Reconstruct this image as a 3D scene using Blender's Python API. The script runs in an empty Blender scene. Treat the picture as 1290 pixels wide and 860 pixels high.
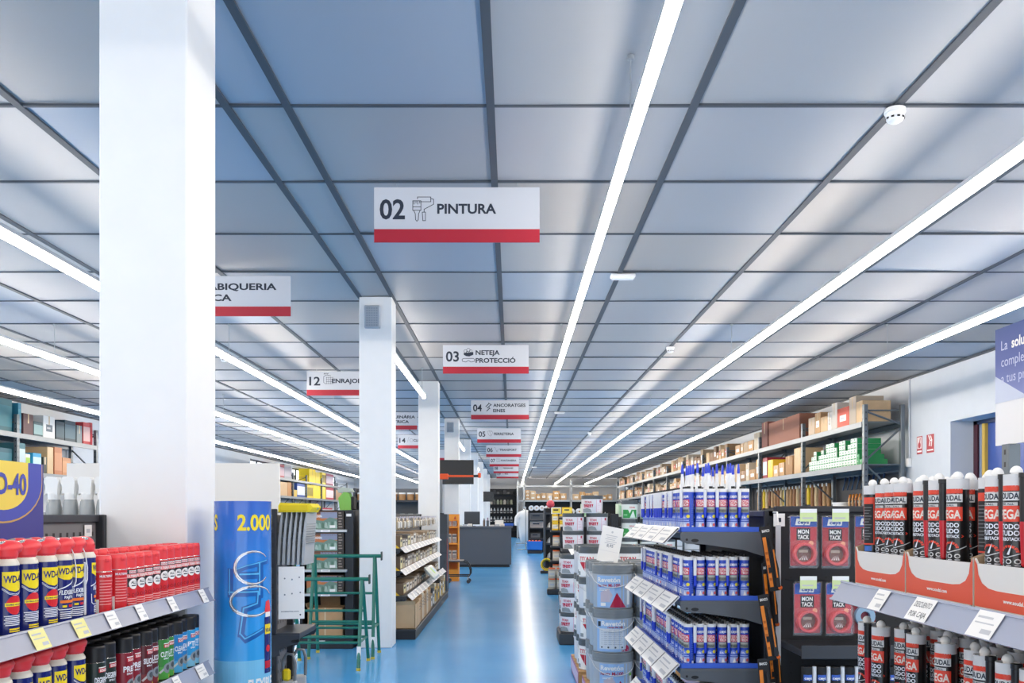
import bpy, math, random
from mathutils import Matrix, Vector
random.seed(7)
PI = math.pi
scene = bpy.context.scene
C = scene.collection

# ---------------------------------------------------------------- camera, world, exposure
CAMH = 1.45
F = 1140.0                                   # focal length in pixels of the 1290-wide frame
cam = bpy.data.cameras.new('camera')
cam.sensor_width = 36.0
cam.lens = 36.0 * F / 1290.0
cam.shift_y = 218.0 / 1290.0
cam.clip_start = 0.05
cam.clip_end = 300
cam_ob = bpy.data.objects.new('camera', cam)
C.objects.link(cam_ob)
cam_ob.location = (0, 0, CAMH)
cam_ob.rotation_euler = (PI / 2, 0, 0)
scene.camera = cam_ob

STRIP_POWER = 31.0                           # radiance of the LED tubes
world = bpy.data.worlds.new('daylight')
scene.world = world
world.use_nodes = True
bg = world.node_tree.nodes['Background']
bg.inputs[0].default_value = (0.95, 0.97, 1.0, 1)
bg.inputs[1].default_value = 1.9
vs = scene.view_settings
vs.view_transform = 'Standard'
vs.look = 'None'
vs.gamma = 1.0
vs.exposure = 0.0
vs.use_curve_mapping = False
scene.cycles.use_denoising = True
scene.cycles.max_bounces = 8
scene.cycles.diffuse_bounces = 5
scene.cycles.sample_clamp_indirect = 8.0

# ---------------------------------------------------------------- materials
def lin(c):
    c /= 255.0
    return c / 12.92 if c <= 0.04045 else ((c + 0.055) / 1.055) ** 2.4

def hexc(h):
    h = h.lstrip('#')
    return tuple(lin(int(h[i:i + 2], 16)) for i in (0, 2, 4)) + (1.0,)

_mats = {}
def mat(h, rough=0.5, metal=0.0, coat=0.0, emit=0.0, trans=0.0, alpha=1.0, noise=0.0, nscale=20.0, bump=0.0):
    key = (h, rough, metal, coat, emit, trans, alpha, noise, nscale, bump)
    if key in _mats:
        return _mats[key]
    m = bpy.data.materials.new('surface_' + h.strip('#'))
    m.use_nodes = True
    nt = m.node_tree
    b = nt.nodes['Principled BSDF']
    b.inputs['Base Color'].default_value = hexc(h)
    b.inputs['Roughness'].default_value = rough
    b.inputs['Metallic'].default_value = metal
    b.inputs['Coat Weight'].default_value = coat
    b.inputs['Coat Roughness'].default_value = 0.08
    b.inputs['Transmission Weight'].default_value = trans
    b.inputs['Alpha'].default_value = alpha
    if emit:
        b.inputs['Emission Color'].default_value = hexc(h)
        b.inputs['Emission Strength'].default_value = emit
    if noise or bump:
        tc = nt.nodes.new('ShaderNodeTexCoord')
        nz = nt.nodes.new('ShaderNodeTexNoise')
        nz.inputs['Scale'].default_value = nscale
        nz.inputs['Detail'].default_value = 4
        nt.links.new(tc.outputs['Object'], nz.inputs['Vector'])
        if noise:
            hs = nt.nodes.new('ShaderNodeHueSaturation')
            mr = nt.nodes.new('ShaderNodeMapRange')
            mr.inputs['From Min'].default_value = 0.3
            mr.inputs['From Max'].default_value = 0.7
            mr.inputs['To Min'].default_value = 1 - noise
            mr.inputs['To Max'].default_value = 1 + noise
            nt.links.new(nz.outputs['Fac'], mr.inputs['Value'])
            hs.inputs['Color'].default_value = hexc(h)
            nt.links.new(mr.outputs[0], hs.inputs['Value'])
            nt.links.new(hs.outputs[0], b.inputs['Base Color'])
        if bump:
            bp = nt.nodes.new('ShaderNodeBump')
            bp.inputs['Strength'].default_value = bump
            bp.inputs['Distance'].default_value = 0.01
            nt.links.new(nz.outputs['Fac'], bp.inputs['Height'])
            nt.links.new(bp.outputs[0], b.inputs['Normal'])
    _mats[key] = m
    return m

WHITE = mat('#f2f2f0', 0.5)
PAPER = mat('#f4f4f2', 0.7)
WALLM = mat('#cdd4dc', 0.75, noise=0.02, nscale=3, bump=0.05)
COLM = mat('#eef0f1', 0.65, noise=0.015, nscale=6, bump=0.08)
INK = mat('#1f2a3c', 0.6)
BLACK = mat('#141416', 0.4)
MATBLK = mat('#1c1d20', 0.6)
SHELF = mat('#3d4148', 0.45, metal=0.3)
DARK = mat('#2b2e34', 0.5, metal=0.2)
RACK = mat('#6d767d', 0.4, metal=0.6)
GALV = mat('#b4b9bc', 0.35, metal=0.7)
CHROME = mat('#d8dadc', 0.15, metal=1.0)
RED = mat('#c8102e', 0.45)
SIGNRED = mat('#b81f35', 0.4)
KRAFT = mat('#c09a70', 0.75, noise=0.05, nscale=9)
KRAFT2 = mat('#a9835c', 0.75, noise=0.06, nscale=9)
KRAFT3 = mat('#d2b48e', 0.75, noise=0.05, nscale=9)
TAPE = mat('#d9c3a0', 0.25)
YELLOW = mat('#f4d51c', 0.4)
ORANGE = mat('#ee7a1e', 0.4)

# ---------------------------------------------------------------- mesh builder
_tc = {}
def text_mesh(s, bold):
    k = (s, bold)
    if k in _tc:
        return _tc[k]
    cu = bpy.data.curves.new('lettering', 'FONT')
    cu.body = s
    cu.size = 1.0
    cu.resolution_u = 3
    cu.fill_mode = 'FRONT'
    cu.offset = 0.030 * float(bold)
    o = bpy.data.objects.new('lettering', cu)
    C.objects.link(o)
    dg = bpy.context.evaluated_depsgraph_get()
    me = bpy.data.meshes.new_from_object(o.evaluated_get(dg))
    vsx = [(v.co.x, v.co.y) for v in me.vertices]
    fs = [tuple(p.vertices) for p in me.polygons]
    bpy.data.objects.remove(o)
    bpy.data.meshes.remove(me)
    bpy.data.curves.remove(cu)
    if vsx:
        x0 = min(v[0] for v in vsx); x1 = max(v[0] for v in vsx)
    else:
        x0 = x1 = 0
    _tc[k] = (vsx, fs, x0, x1)
    return _tc[k]

def frame(o, u, v):
    u = Vector(u).normalized(); v = Vector(v).normalized()
    n = v.cross(u)
    m = Matrix((u, n, v)).transposed().to_4x4()
    m.translation = Vector(o)
    return m

def clip(p, x0, sg):
    out = []
    for i in range(len(p)):
        a, b = p[i], p[(i + 1) % len(p)]
        ia, ib = (a[0] - x0) * sg >= 0, (b[0] - x0) * sg >= 0
        if ia: out.append(a)
        if ia != ib:
            t = (x0 - a[0]) / (b[0] - a[0])
            out.append((x0, a[1] + (b[1] - a[1]) * t))
    return out

class MB:
    def __init__(s):
        s.v = []; s.f = []; s.mi = []; s.sm = []; s.mats = []; s.M = None
    def m(s, mt):
        if mt not in s.mats:
            s.mats.append(mt)
        return s.mats.index(mt)
    def add(s, vs_, fs, mt, smooth=False):
        b = len(s.v)
        if s.M is not None:
            vs_ = [s.M @ Vector(p) for p in vs_]
        s.v.extend(tuple(p) for p in vs_)
        i = s.m(mt)
        for f in fs:
            s.f.append(tuple(b + k for k in f)); s.mi.append(i); s.sm.append(smooth)
        return s
    def box(s, x0, x1, y0, y1, z0, z1, mt, bev=0.0):
        c = Vector(((x0 + x1) / 2, (y0 + y1) / 2, (z0 + z1) / 2))
        h = ((x1 - x0) / 2, (y1 - y0) / 2, (z1 - z0) / 2)
        if bev <= 0:
            vv = [(x, y, z) for x in (x0, x1) for y in (y0, y1) for z in (z0, z1)]
            return s.add(vv, [(0, 1, 3, 2), (4, 6, 7, 5), (0, 4, 5, 1), (2, 3, 7, 6), (0, 2, 6, 4), (1, 5, 7, 3)], mt)
        bev = min(bev, min(h) * 0.9)
        idx = {}; vv = []
        for sx in (-1, 1):
            for sy in (-1, 1):
                for sz in (-1, 1):
                    sg = (sx, sy, sz)
                    for a in range(3):
                        p = [c[k] + sg[k] * (h[k] if k == a else h[k] - bev) for k in range(3)]
                        idx[(sg, a)] = len(vv); vv.append(tuple(p))
        fs = []
        for a in range(3):
            b, d = (a + 1) % 3, (a + 2) % 3
            for sa in (-1, 1):
                cyc = []
                for sb, sd in ((-1, -1), (1, -1), (1, 1), (-1, 1)):
                    sg = [0, 0, 0]; sg[a] = sa; sg[b] = sb; sg[d] = sd
                    cyc.append(idx[(tuple(sg), a)])
                fs.append(cyc)
            for sb in (-1, 1):
                for sd in (-1, 1):
                    s1 = [0, 0, 0]; s1[a] = -1; s1[b] = sb; s1[d] = sd
                    s2 = list(s1); s2[a] = 1
                    s1 = tuple(s1); s2 = tuple(s2)
                    fs.append([idx[(s1, b)], idx[(s2, b)], idx[(s2, d)], idx[(s1, d)]])
        for sx in (-1, 1):
            for sy in (-1, 1):
                for sz in (-1, 1):
                    fs.append([idx[((sx, sy, sz), a)] for a in range(3)])
        out = []
        for f in fs:
            p = [Vector(vv[k]) for k in f]
            n = (p[1] - p[0]).cross(p[2] - p[0])
            ctr = sum(p, Vector()) / len(p)
            out.append(tuple(f) if n.dot(ctr - c) > 0 else tuple(reversed(f)))
        return s.add(vv, out, mt)
    def lathe(s, prof, mt, segs=16, c=(0, 0, 0), hard=True, sx=1.0, sy=1.0, axis=None):
        cs = [(math.cos(2 * PI * k / segs), math.sin(2 * PI * k / segs)) for k in range(segs)]
        keep = s.M
        if axis is not None:
            q = Vector((0, 0, 1)).rotation_difference(Vector(axis)).to_matrix().to_4x4()
            q.translation = Vector(c)
            s.M = q if keep is None else keep @ q
            c = (0, 0, 0)
        def ring(r, z):
            return [(c[0] + r * a * sx, c[1] + r * b * sy, c[2] + z) for a, b in cs]
        if hard:
            for (r0, z0), (r1, z1) in zip(prof[:-1], prof[1:]):
                if r0 <= 1e-6:
                    s.add([(c[0], c[1], c[2] + z0)] + ring(r1, z1), [(0, 1 + (k + 1) % segs, 1 + k) for k in range(segs)] , mt, False)
                elif r1 <= 1e-6:
                    s.add([(c[0], c[1], c[2] + z1)] + ring(r0, z0), [(0, 1 + k, 1 + (k + 1) % segs) for k in range(segs)], mt, False)
                else:
                    s.add(ring(r0, z0) + ring(r1, z1),
                          [(k, (k + 1) % segs, segs + (k + 1) % segs, segs + k) for k in range(segs)], mt, abs(z1 - z0) > 1e-6)
        else:
            vv = []; fs = []; st = []
            for r, z in prof:
                st.append((len(vv), r <= 1e-6))
                if r <= 1e-6:
                    vv.append((c[0], c[1], c[2] + z))
                else:
                    vv += ring(r, z)
            for (a, pa), (b, pb) in zip(st[:-1], st[1:]):
                for k in range(segs):
                    k2 = (k + 1) % segs
                    if pa and pb: continue
                    if pa: fs.append((a, b + k2, b + k))
                    elif pb: fs.append((a + k, a + k2, b))
                    else: fs.append((a + k, a + k2, b + k2, b + k))
            s.add(vv, fs, mt, True)
        s.M = keep
        return s
    def cyl(s, r, z0, z1, mt, segs=16, c=(0, 0, 0), axis=None):
        return s.lathe([(0, z0), (r, z0), (r, z1), (0, z1)], mt, segs, c, axis=axis)
    def ball(s, r, c, mt, segs=12, half=False, sz=1.0, sx=1.0, sy=1.0):
        n = 6
        a0 = 0 if half else -PI / 2
        pr = [(r * math.cos(a0 + (PI / 2 - a0) * k / n), r * sz * math.sin(a0 + (PI / 2 - a0) * k / n)) for k in range(n + 1)]
        return s.lathe(pr, mt, segs, c, hard=False, sx=sx, sy=sy)
    def tube(s, path, r, mt, segs=8, closed=False):
        P = [Vector(p) for p in path]
        n = len(P)
        tang = []
        for i in range(n):
            a = P[i - 1] if (i > 0 or closed) else P[i]
            b = P[(i + 1) % n] if (i < n - 1 or closed) else P[i]
            tang.append((b - a).normalized())
        up = Vector((0, 0, 1)) if abs(tang[0].z) < 0.9 else Vector((1, 0, 0))
        u = tang[0].cross(up).normalized()
        vv = []; fs = []
        for i in range(n):
            u = (u - tang[i] * u.dot(tang[i])).normalized()
            w = tang[i].cross(u)
            rr = r[i] if isinstance(r, (list, tuple)) else r
            for k in range(segs):
                a = 2 * PI * k / segs
                vv.append(P[i] + u * (rr * math.cos(a)) + w * (rr * math.sin(a)))
        for i in range(n if closed else n - 1):
            a = i * segs; b = ((i + 1) % n) * segs
            for k in range(segs):
                k2 = (k + 1) % segs
                fs.append((a + k, a + k2, b + k2, b + k))
        s.add(vv, fs, mt, True)
        if not closed:
            s.add([vv[k] for k in range(segs)], [tuple(reversed(range(segs)))], mt)
            s.add([vv[(n - 1) * segs + k] for k in range(segs)], [tuple(range(segs))], mt)
        return s
    def prism(s, poly, y0, y1, mt):
        """polygon in x,z pulled from y0 to y1"""
        n = len(poly)
        a = sum(poly[i][0] * poly[(i + 1) % n][1] - poly[(i + 1) % n][0] * poly[i][1] for i in range(n))
        if a < 0: poly = list(reversed(poly))
        vv = [(x, y0, z) for x, z in poly] + [(x, y1, z) for x, z in poly]
        fs = [tuple(range(n)), tuple(reversed(range(n, 2 * n)))]
        fs += [(k, n + k, n + (k + 1) % n, (k + 1) % n) for k in range(n)]
        return s.add(vv, fs, mt)
    # flat printing on the x,z plane facing -y, or wrapped round an upright cylinder of radius wrap
    def _pt(s, x, z, y, wrap):
        if wrap is None:
            return (x, -y, z)
        R = wrap
        return ((R + y) * math.sin(x / R), -(R + y) * math.cos(x / R), z)
    curv = None
    def flat(s, polys, mt, y=0.0, wrap=None):
        R = wrap or s.curv
        if R is not None:
            st = .24 * R; out = []
            for p in polys:
                a = min(t[0] for t in p); b = max(t[0] for t in p)
                if b - a <= st: out.append(p); continue
                n = int((b - a) / st) + 1
                for k in range(n):
                    lo, hi = a + (b - a) * k / n, a + (b - a) * (k + 1) / n
                    r = clip(clip(p, lo, 1), hi, -1)
                    if len(r) > 2: out.append(r)
            polys = out
        vv = []; fs = []
        for p in polys:
            fs.append(tuple(range(len(vv), len(vv) + len(p))))
            vv += [s._pt(x, z, y, wrap) for x, z in p]
        return s.add(vv, fs, mt)
    def poly(s, pts, mt, y=0.0, wrap=None):
        return s.flat([list(pts)], mt, y, wrap)
    def rect(s, x0, x1, z0, z1, mt, y=0.0, wrap=None):
        return s.flat([[(x0, z0), (x1, z0), (x1, z1), (x0, z1)]], mt, y, wrap)
    def disc(s, cx, cz, r, mt, y=0.0, wrap=None, n=16, rz=None):
        rz = r if rz is None else rz
        return s.flat([[(cx + r * math.cos(2 * PI * k / n), cz + rz * math.sin(2 * PI * k / n)) for k in range(n)]], mt, y, wrap)
    def stroke(s, pts, w, mt, y=0.0, wrap=None, closed=False):
        pts = [Vector((p[0], p[1])) for p in pts]
        n = len(pts)
        for i in range(n if closed else n - 1):
            a, b = pts[i], pts[(i + 1) % n]
            d = b - a
            if d.length < 1e-9: continue
            d.normalize()
            q = Vector((-d.y, d.x)) * (w / 2)
            e = d * (w * 0.35)
            c4 = [a - e - q, b + e - q, b + e + q, a - e + q]
            s.poly([(p.x, p.y) for p in c4], mt, y, wrap)
        return s
    def text(s, t, x, z, h, mt, w=None, bold=True, y=0.0, wrap=None, align='c', shear=0.0, kw=1.0):
        """capital height h, base line z; w squeezes the line to a width"""
        vv, fs, x0, x1 = text_mesh(t, bold)
        if not vv: return s
        k = h / 0.729
        nat = (x1 - x0) * k
        kx = k * kw if w is None else k * w / max(nat, 1e-9)
        wid = (x1 - x0) * kx
        off = {'c': x - wid / 2, 'l': x, 'r': x - wid}[align]
        P = [(off + (a - x0) * kx + shear * b * k, z + b * k) for a, b in vv]
        return s.flat([[P[i] for i in f] for f in fs], mt, y, wrap)
    def build(s, name, parent=None, loc=(0, 0, 0), rz=0.0):
        me = bpy.data.meshes.new(name)
        me.from_pydata(s.v, [], s.f)
        for mt in s.mats:
            me.materials.append(mt)
        me.polygons.foreach_set('material_index', s.mi)
        me.polygons.foreach_set('use_smooth', s.sm)
        me.update()
        o = bpy.data.objects.new(name, me)
        C.objects.link(o)
        o.location = loc
        o.rotation_euler = (0, 0, rz)
        if parent is not None:
            o.parent = parent
        return o

def tag(o, label, cat, group=None):
    o['label'] = label; o['category'] = cat
    if group: o['group'] = group
    return o
def thing(name, label, cat, loc=(0, 0, 0), rz=0.0, group=None):
    o = bpy.data.objects.new(name, None)
    o.empty_display_size = 0.1
    C.objects.link(o)
    o.location = loc; o.rotation_euler = (0, 0, rz)
    return tag(o, label, cat, group)
def solo(name, mb, label, cat, group=None, loc=(0, 0, 0), rz=0.0):
    if loc[2] > .2: loc = (loc[0], loc[1], loc[2] + .0012)     # rests on, not in, what carries it
    return tag(mb.build(name, None, loc, rz), label, cat, group)
def struct(name, mb):
    o = mb.build(name); o['kind'] = 'structure'
    return o
_kids = {}
def kids(o):
    if o.name not in _kids:
        _kids[o.name] = list(o.children)
    return _kids[o.name]
def dup(src, loc, rz, label, group=None):
    r = src.copy(); C.objects.link(r)
    r.location = loc; r.rotation_euler = (0, 0, rz)
    r['label'] = label
    if group: r['group'] = group
    for ch in kids(src):
        c = ch.copy(); C.objects.link(c); c.parent = r
        for g in kids(ch):
            d = g.copy(); C.objects.link(d); d.parent = c
    return r
class Proto:
    """the first placing moves the thing itself, later ones place copies"""
    def __init__(s, o): s.o = o; s.used = False
    def put(s, loc, rz, label, group=None):
        loc = (loc[0], loc[1], loc[2] + .0012)
        if s.used:
            return dup(s.o, loc, rz, label, group)
        kids(s.o)
        for ch in kids(s.o): kids(ch)
        s.used = True
        s.o.location = loc; s.o.rotation_euler = (0, 0, rz)
        s.o['label'] = label
        if group: s.o['group'] = group
        return s.o
ORD = ('first second third fourth fifth sixth seventh eighth ninth tenth eleventh twelfth thirteenth fourteenth fifteenth '
       'sixteenth seventeenth eighteenth nineteenth twentieth twenty-first twenty-second twenty-third twenty-fourth '
       'twenty-fifth twenty-sixth twenty-seventh twenty-eighth twenty-ninth thirtieth').split()
def Yat(px, X):                                  # depth at which a plane of constant X is seen under picture column px
    return abs(X) * F / abs(px - 645.0)

# ================================================================ the building
XL, XR, YF, YB, H = -10.3, 6.88, -3.0, 59.0, 3.82

fm = bpy.data.materials.new('blue_epoxy_floor')
fm.use_nodes = True
nt = fm.node_tree
b = nt.nodes['Principled BSDF']
tc = nt.nodes.new('ShaderNodeTexCoord')
n1 = nt.nodes.new('ShaderNodeTexNoise'); n1.inputs['Scale'].default_value = 0.9; n1.inputs['Detail'].default_value = 5
n2 = nt.nodes.new('ShaderNodeTexNoise'); n2.inputs['Scale'].default_value = 1.3; n2.inputs['Detail'].default_value = 3
cr = nt.nodes.new('ShaderNodeValToRGB')
cr.color_ramp.elements[0].position = 0.3; cr.color_ramp.elements[0].color = hexc('#4a9edd')
cr.color_ramp.elements[1].position = 0.7; cr.color_ramp.elements[1].color = hexc('#57a9e4')
nt.links.new(tc.outputs['Object'], n1.inputs['Vector'])
nt.links.new(tc.outputs['Object'], n2.inputs['Vector'])
nt.links.new(n1.outputs['Fac'], cr.inputs['Fac'])
nt.links.new(cr.outputs[0], b.inputs['Base Color'])
mr = nt.nodes.new('ShaderNodeMapRange')
mr.inputs['To Min'].default_value = 0.18; mr.inputs['To Max'].default_value = 0.25
nt.links.new(n2.outputs['Fac'], mr.inputs['Value'])
nt.links.new(mr.outputs[0], b.inputs['Roughness'])
q = MB(); q.box(XL - .3, XR + .8, YF, YB + .3, -0.1, 0, fm); struct('floor', q)

# ceiling: satin metal panels, each lying at its own slight angle in a dark grid
cms = []
for k, h in enumerate(('#a6a8ae', '#a0aab8', '#aaabae', '#aba7a5', '#a4a7ac')):  # bluish and warm tones put patchy reflections into the panel colour
    cms.append(mat(h, 0.42, metal=0.15))
gx = [XL] + [-1.66 - 1.2 * k for k in range(7, -1, -1)] + [-0.125 + 1.18 * k for k in range(-1, 6)] + [XR]
gy = [YF] + [6.45 + 1.2 * k for k in range(-7, 44)] + [YB]
rng = random.Random(3)
q = MB()
q.box(XL - .3, XR + .8, YF, YB + .3, H + 0.03, H + 0.2, WALLM)
for i in range(len(gx) - 1):
    for j in range(len(gy) - 1):
        t1, t2 = rng.uniform(-.004, .004), rng.uniform(-.004, .004)
        x0, x1, y0, y1 = gx[i], gx[i + 1], gy[j], gy[j + 1]
        if x1 - x0 < .01 or y1 - y0 < .01: continue
        q.add([(x0, y0, H + .006 + t1 + t2), (x0, y1, H + .006 + t1 - t2), (x1, y1, H + .006 - t1 - t2), (x1, y0, H + .006 - t1 + t2)],
              [(0, 1, 2, 3)], rng.choice(cms))
struct('ceiling', q)
GRID = mat('#3f4751', 0.55)
q = MB()
for x in gx[1:-1]:
    q.box(x - .024, x + .024, YF, YB, H - .006, H + .02, GRID)
for y in gy[1:-1]:
    q.box(XL, XR, y - .013, y + .013, H - .004, H + .02, GRID)
struct('trim_1', q)
q = MB()                                          # dark strip where ceiling meets the side walls
for x in (XL + .015, XR - .015):
    q.box(x - .015, x + .015, YF, YB, H - .03, H, GRID)
struct('trim_2', q)

# left wall with two high windows
wl = [(35.6, 39.6), (42.4, 53.2)]
WZ0, WZ1 = 2.2, 3.66
q = MB()
y = YF
for a, c_ in wl:
    q.box(XL - .3, XL, y, a, 0, H, WALLM)
    q.box(XL - .3, XL, a, c_, 0, WZ0, WALLM); q.box(XL - .3, XL, a, c_, WZ1, H, WALLM)
    y = c_
q.box(XL - .3, XL, y, YB + .3, 0, H, WALLM)
struct('wall_left', q)
LITGLASS = mat('#e8f2ff', 0.3, emit=1.6)
for k, (a, c_) in enumerate(wl):
    q = MB()
    q.box(XL - .16, XL - .15, a, c_, WZ0, WZ1, LITGLASS)
    n = max(3, int((c_ - a) / 1.1))
    for i in range(n + 1):
        yy = a + (c_ - a) * i / n
        q.box(XL - .2, XL - .1, yy - .035, yy + .035, WZ0, WZ1, DARK)
    for z in (WZ0 + .03, (WZ0 + WZ1) / 2, WZ1 - .03):
        q.box(XL - .19, XL - .11, a, c_, z - .03, z + .03, DARK)
    struct('window_%d' % (k + 1), q)

# right wall with the deep doorway
DY0, DY1, DZ = 9.0, 14.2, 2.91
q = MB()
q.box(XR, XR + .7, YF, DY0, 0, H, WALLM)
q.box(XR, XR + .7, DY0, DY1, DZ, H, WALLM)
q.box(XR, XR + .7, DY1, YB + .3, 0, H, WALLM)
q.box(XR + .62, XR + .8, DY0, DY1, 0, DZ, WALLM)
struct('wall_right', q)
q = MB()
xd = XR + .38
q.box(xd, xd + .2, DY1 - .14, DY1, 0, DZ, mat('#8f97a3', .5))
q.box(xd - .02, xd, DY1 - .12, DY1 - .0, 0, DZ, mat('#4a1d2c', .4))
q.box(xd - .02, xd + .1, DY1 - .34, DY1 - .26, 0, DZ - .06, mat('#d9b44a', .4))
q.box(xd, xd + .1, DY1 - .26, DY1 - .12, 0, DZ - .06, mat('#7e8fa8', .4))
q.box(xd + .03, xd + .09, DY0, DY1 - .34, 0, DZ - .06, mat('#2a50a0', .35))
q.box(xd - .02, xd + .1, DY0, DY1, DZ - .06, DZ, mat('#2c3c60', .4))
for i in range(1, 4):
    yy = DY1 - .34 - i * 1.2
    q.box(xd + .015, xd + .03, yy - .02, yy + .02, 0, DZ - .06, mat('#23468f', .35))
q.lathe([(0, 0), (.03, 0), (.03, .03), (.012, .03), (.012, .06), (.03, .06), (.03, .08), (0, .08)], CHROME, 12, c=(xd + .03, DY1 - .5, 1.05), axis=(-1, 0, 0))
struct('door_1', q)
q = MB(); q.box(XL - .3, XR + .8, YB, YB + .3, 0, H, mat('#c9ccd0', .8)); struct('wall_back', q)

# square plastered columns
COLX0, COLX1 = -1.662, -1.308
for k in range(9):
    y0 = 3.64 + 6.2 * k
    q = MB()
    q.box(COLX0, COLX1, y0, y0 + .354, 0, H, COLM, 0.006)
    o = struct('column', q)
# ================================================================ ceiling fittings
TUBE = mat('#fff3e4', 0.4, emit=STRIP_POWER)
HOUS = mat('#c9ced4', 0.4, metal=0.3)
ZS = CAMH + 1.94
def strip_light(x, ya, yb, label, wires=True):
    t = thing('strip_light', label, 'strip light', (x, ya, ZS), group='linear ceiling lights')
    L = yb - ya
    q = MB()
    q.box(-.0225, .0225, 0, L, .030, .062, HOUS)
    q.box(-.03, .03, -.004, 0, -.03, .062, HOUS); q.box(-.03, .03, L, L + .004, -.03, .062, HOUS)
    q.build('housing', t)
    q = MB()
    n = max(2, int(L / 1.6))
    prof = [(-.0225, .030), (-.030, -.010), (-.018, -.026), (.018, -.026), (.030, -.010), (.0225, .030)]
    for i in range(n):
        a, b_ = L * i / n, L * (i + 1) / n
        for (x0, z0), (x1, z1) in zip(prof[:-1], prof[1:]):
            q.add([(x0, a, z0), (x1, a, z1), (x1, b_, z1), (x0, b_, z0)], [(0, 1, 2, 3)], TUBE)
    q.build('diffuser', t)
    nw = max(2, int(L / 6) + 1)
    for i in range(nw):
        y = .3 + (L - .6) * i / (nw - 1)
        q = MB(); q.cyl(.004, .062, H - ZS, GALV, 6, (0, y, 0)); q.cyl(.02, H - ZS - .02, H - ZS, GALV, 8, (0, y, 0))
        q.build('suspension_wire', t)
    return t
strip_light(.613, -2.2, 57.6, 'long LED strip light running down the middle of the main aisle')
strip_light(2.73, -2.2, 57.6, 'long LED strip light second from the right wall')
strip_light(4.67, -2.2, 57.6, 'long LED strip light nearest the right wall racking')
strip_light(-3.52, -2.2, 57.6, 'long LED strip light left of the columns, nearest to them')
strip_light(-5.69, -2.2, 57.6, 'long LED strip light second row left of the columns')
strip_light(-7.92, -2.2, 57.6, 'long LED strip light nearest the left wall racking')
for ya, yb, w in ((10.6, 14.9, 'between the second and third columns'), (23.6, 27.2, 'between the fourth and fifth columns'), (36.0, 39.4, 'between the sixth and seventh columns')):
    strip_light(-1.45, ya, yb, 'short LED strip light hung ' + w)

SMK = mat('#eef0f2', .4)
for x, y, lb in ((2.23, 5.27, 'round white smoke detector on the ceiling above the right aisle, nearest one'),
                 (2.23, 12.75, 'round white smoke detector on the ceiling, second along the right aisle'),
                 (-4.3, 13.5, 'round white smoke detector on the ceiling over the left aisles, nearer one'),
                 (2.23, 26.0, 'round white smoke detector on the ceiling, farthest along the right aisle')):
    t = thing('smoke_detector', lb, 'smoke detector', (x, y, H - .012), group='smoke detectors')
    q = MB(); q.lathe([(0, 0), (.06, 0), (.06, -.022), (.054, -.024), (0, -.024)][::-1], SMK, 20); q.build('base', t)
    q = MB(); q.lathe([(.052, -.024), (.052, -.05), (.044, -.068), (.026, -.078), (0, -.08)][::-1], SMK, 20, hard=False)
    for k in range(10):
        a = 2 * PI * k / 10
        q.M = Matrix.Rotation(a, 4, 'Z')
        q.box(-.008, .008, -.0535, -.05, -.06, -.05, BLACK)
    q.M = None
    q.build('sensor_head', t)
for k in range(5):
    y = 8.9 + 11.9 * k
    t = thing('emergency_light', 'flat white emergency light box under the ceiling, %s along the main aisle' % ORD[k], 'emergency light', (1.09, y, H - .012), group='emergency lights')
    q = MB(); q.box(-.12, .12, -.05, .05, -.03, 0, SMK, .006); q.build('housing', t)
    q = MB(); q.box(-.11, .11, -.042, .042, -.045, -.03, mat('#fafcff', .25, coat=.4), .006); q.build('lens', t)
for k, (y, w) in enumerate(((9.84, 'second'), (22.24, 'fourth'))):
    t = thing('wall_speaker', 'small grey box speaker high on the %s column' % w, 'speaker', (-1.515, y - .001, 3.47))
    q = MB(); q.box(-.085, .085, -.05, 0, 0, .246, mat('#aab4c0', .5), .008); q.build('cabinet', t)
    q = MB(); q.box(-.072, .072, -.053, -.05, .014, .232, mat('#98a3b0', .6))
    for i in range(5):
        for j in range(8):
            q.rect(-.06 + i * .026, -.045 + i * .026, .025 + j * .026, .035 + j * .026, mat('#7e8995', .7), .0535)
    q.build('grille', t)

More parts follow.
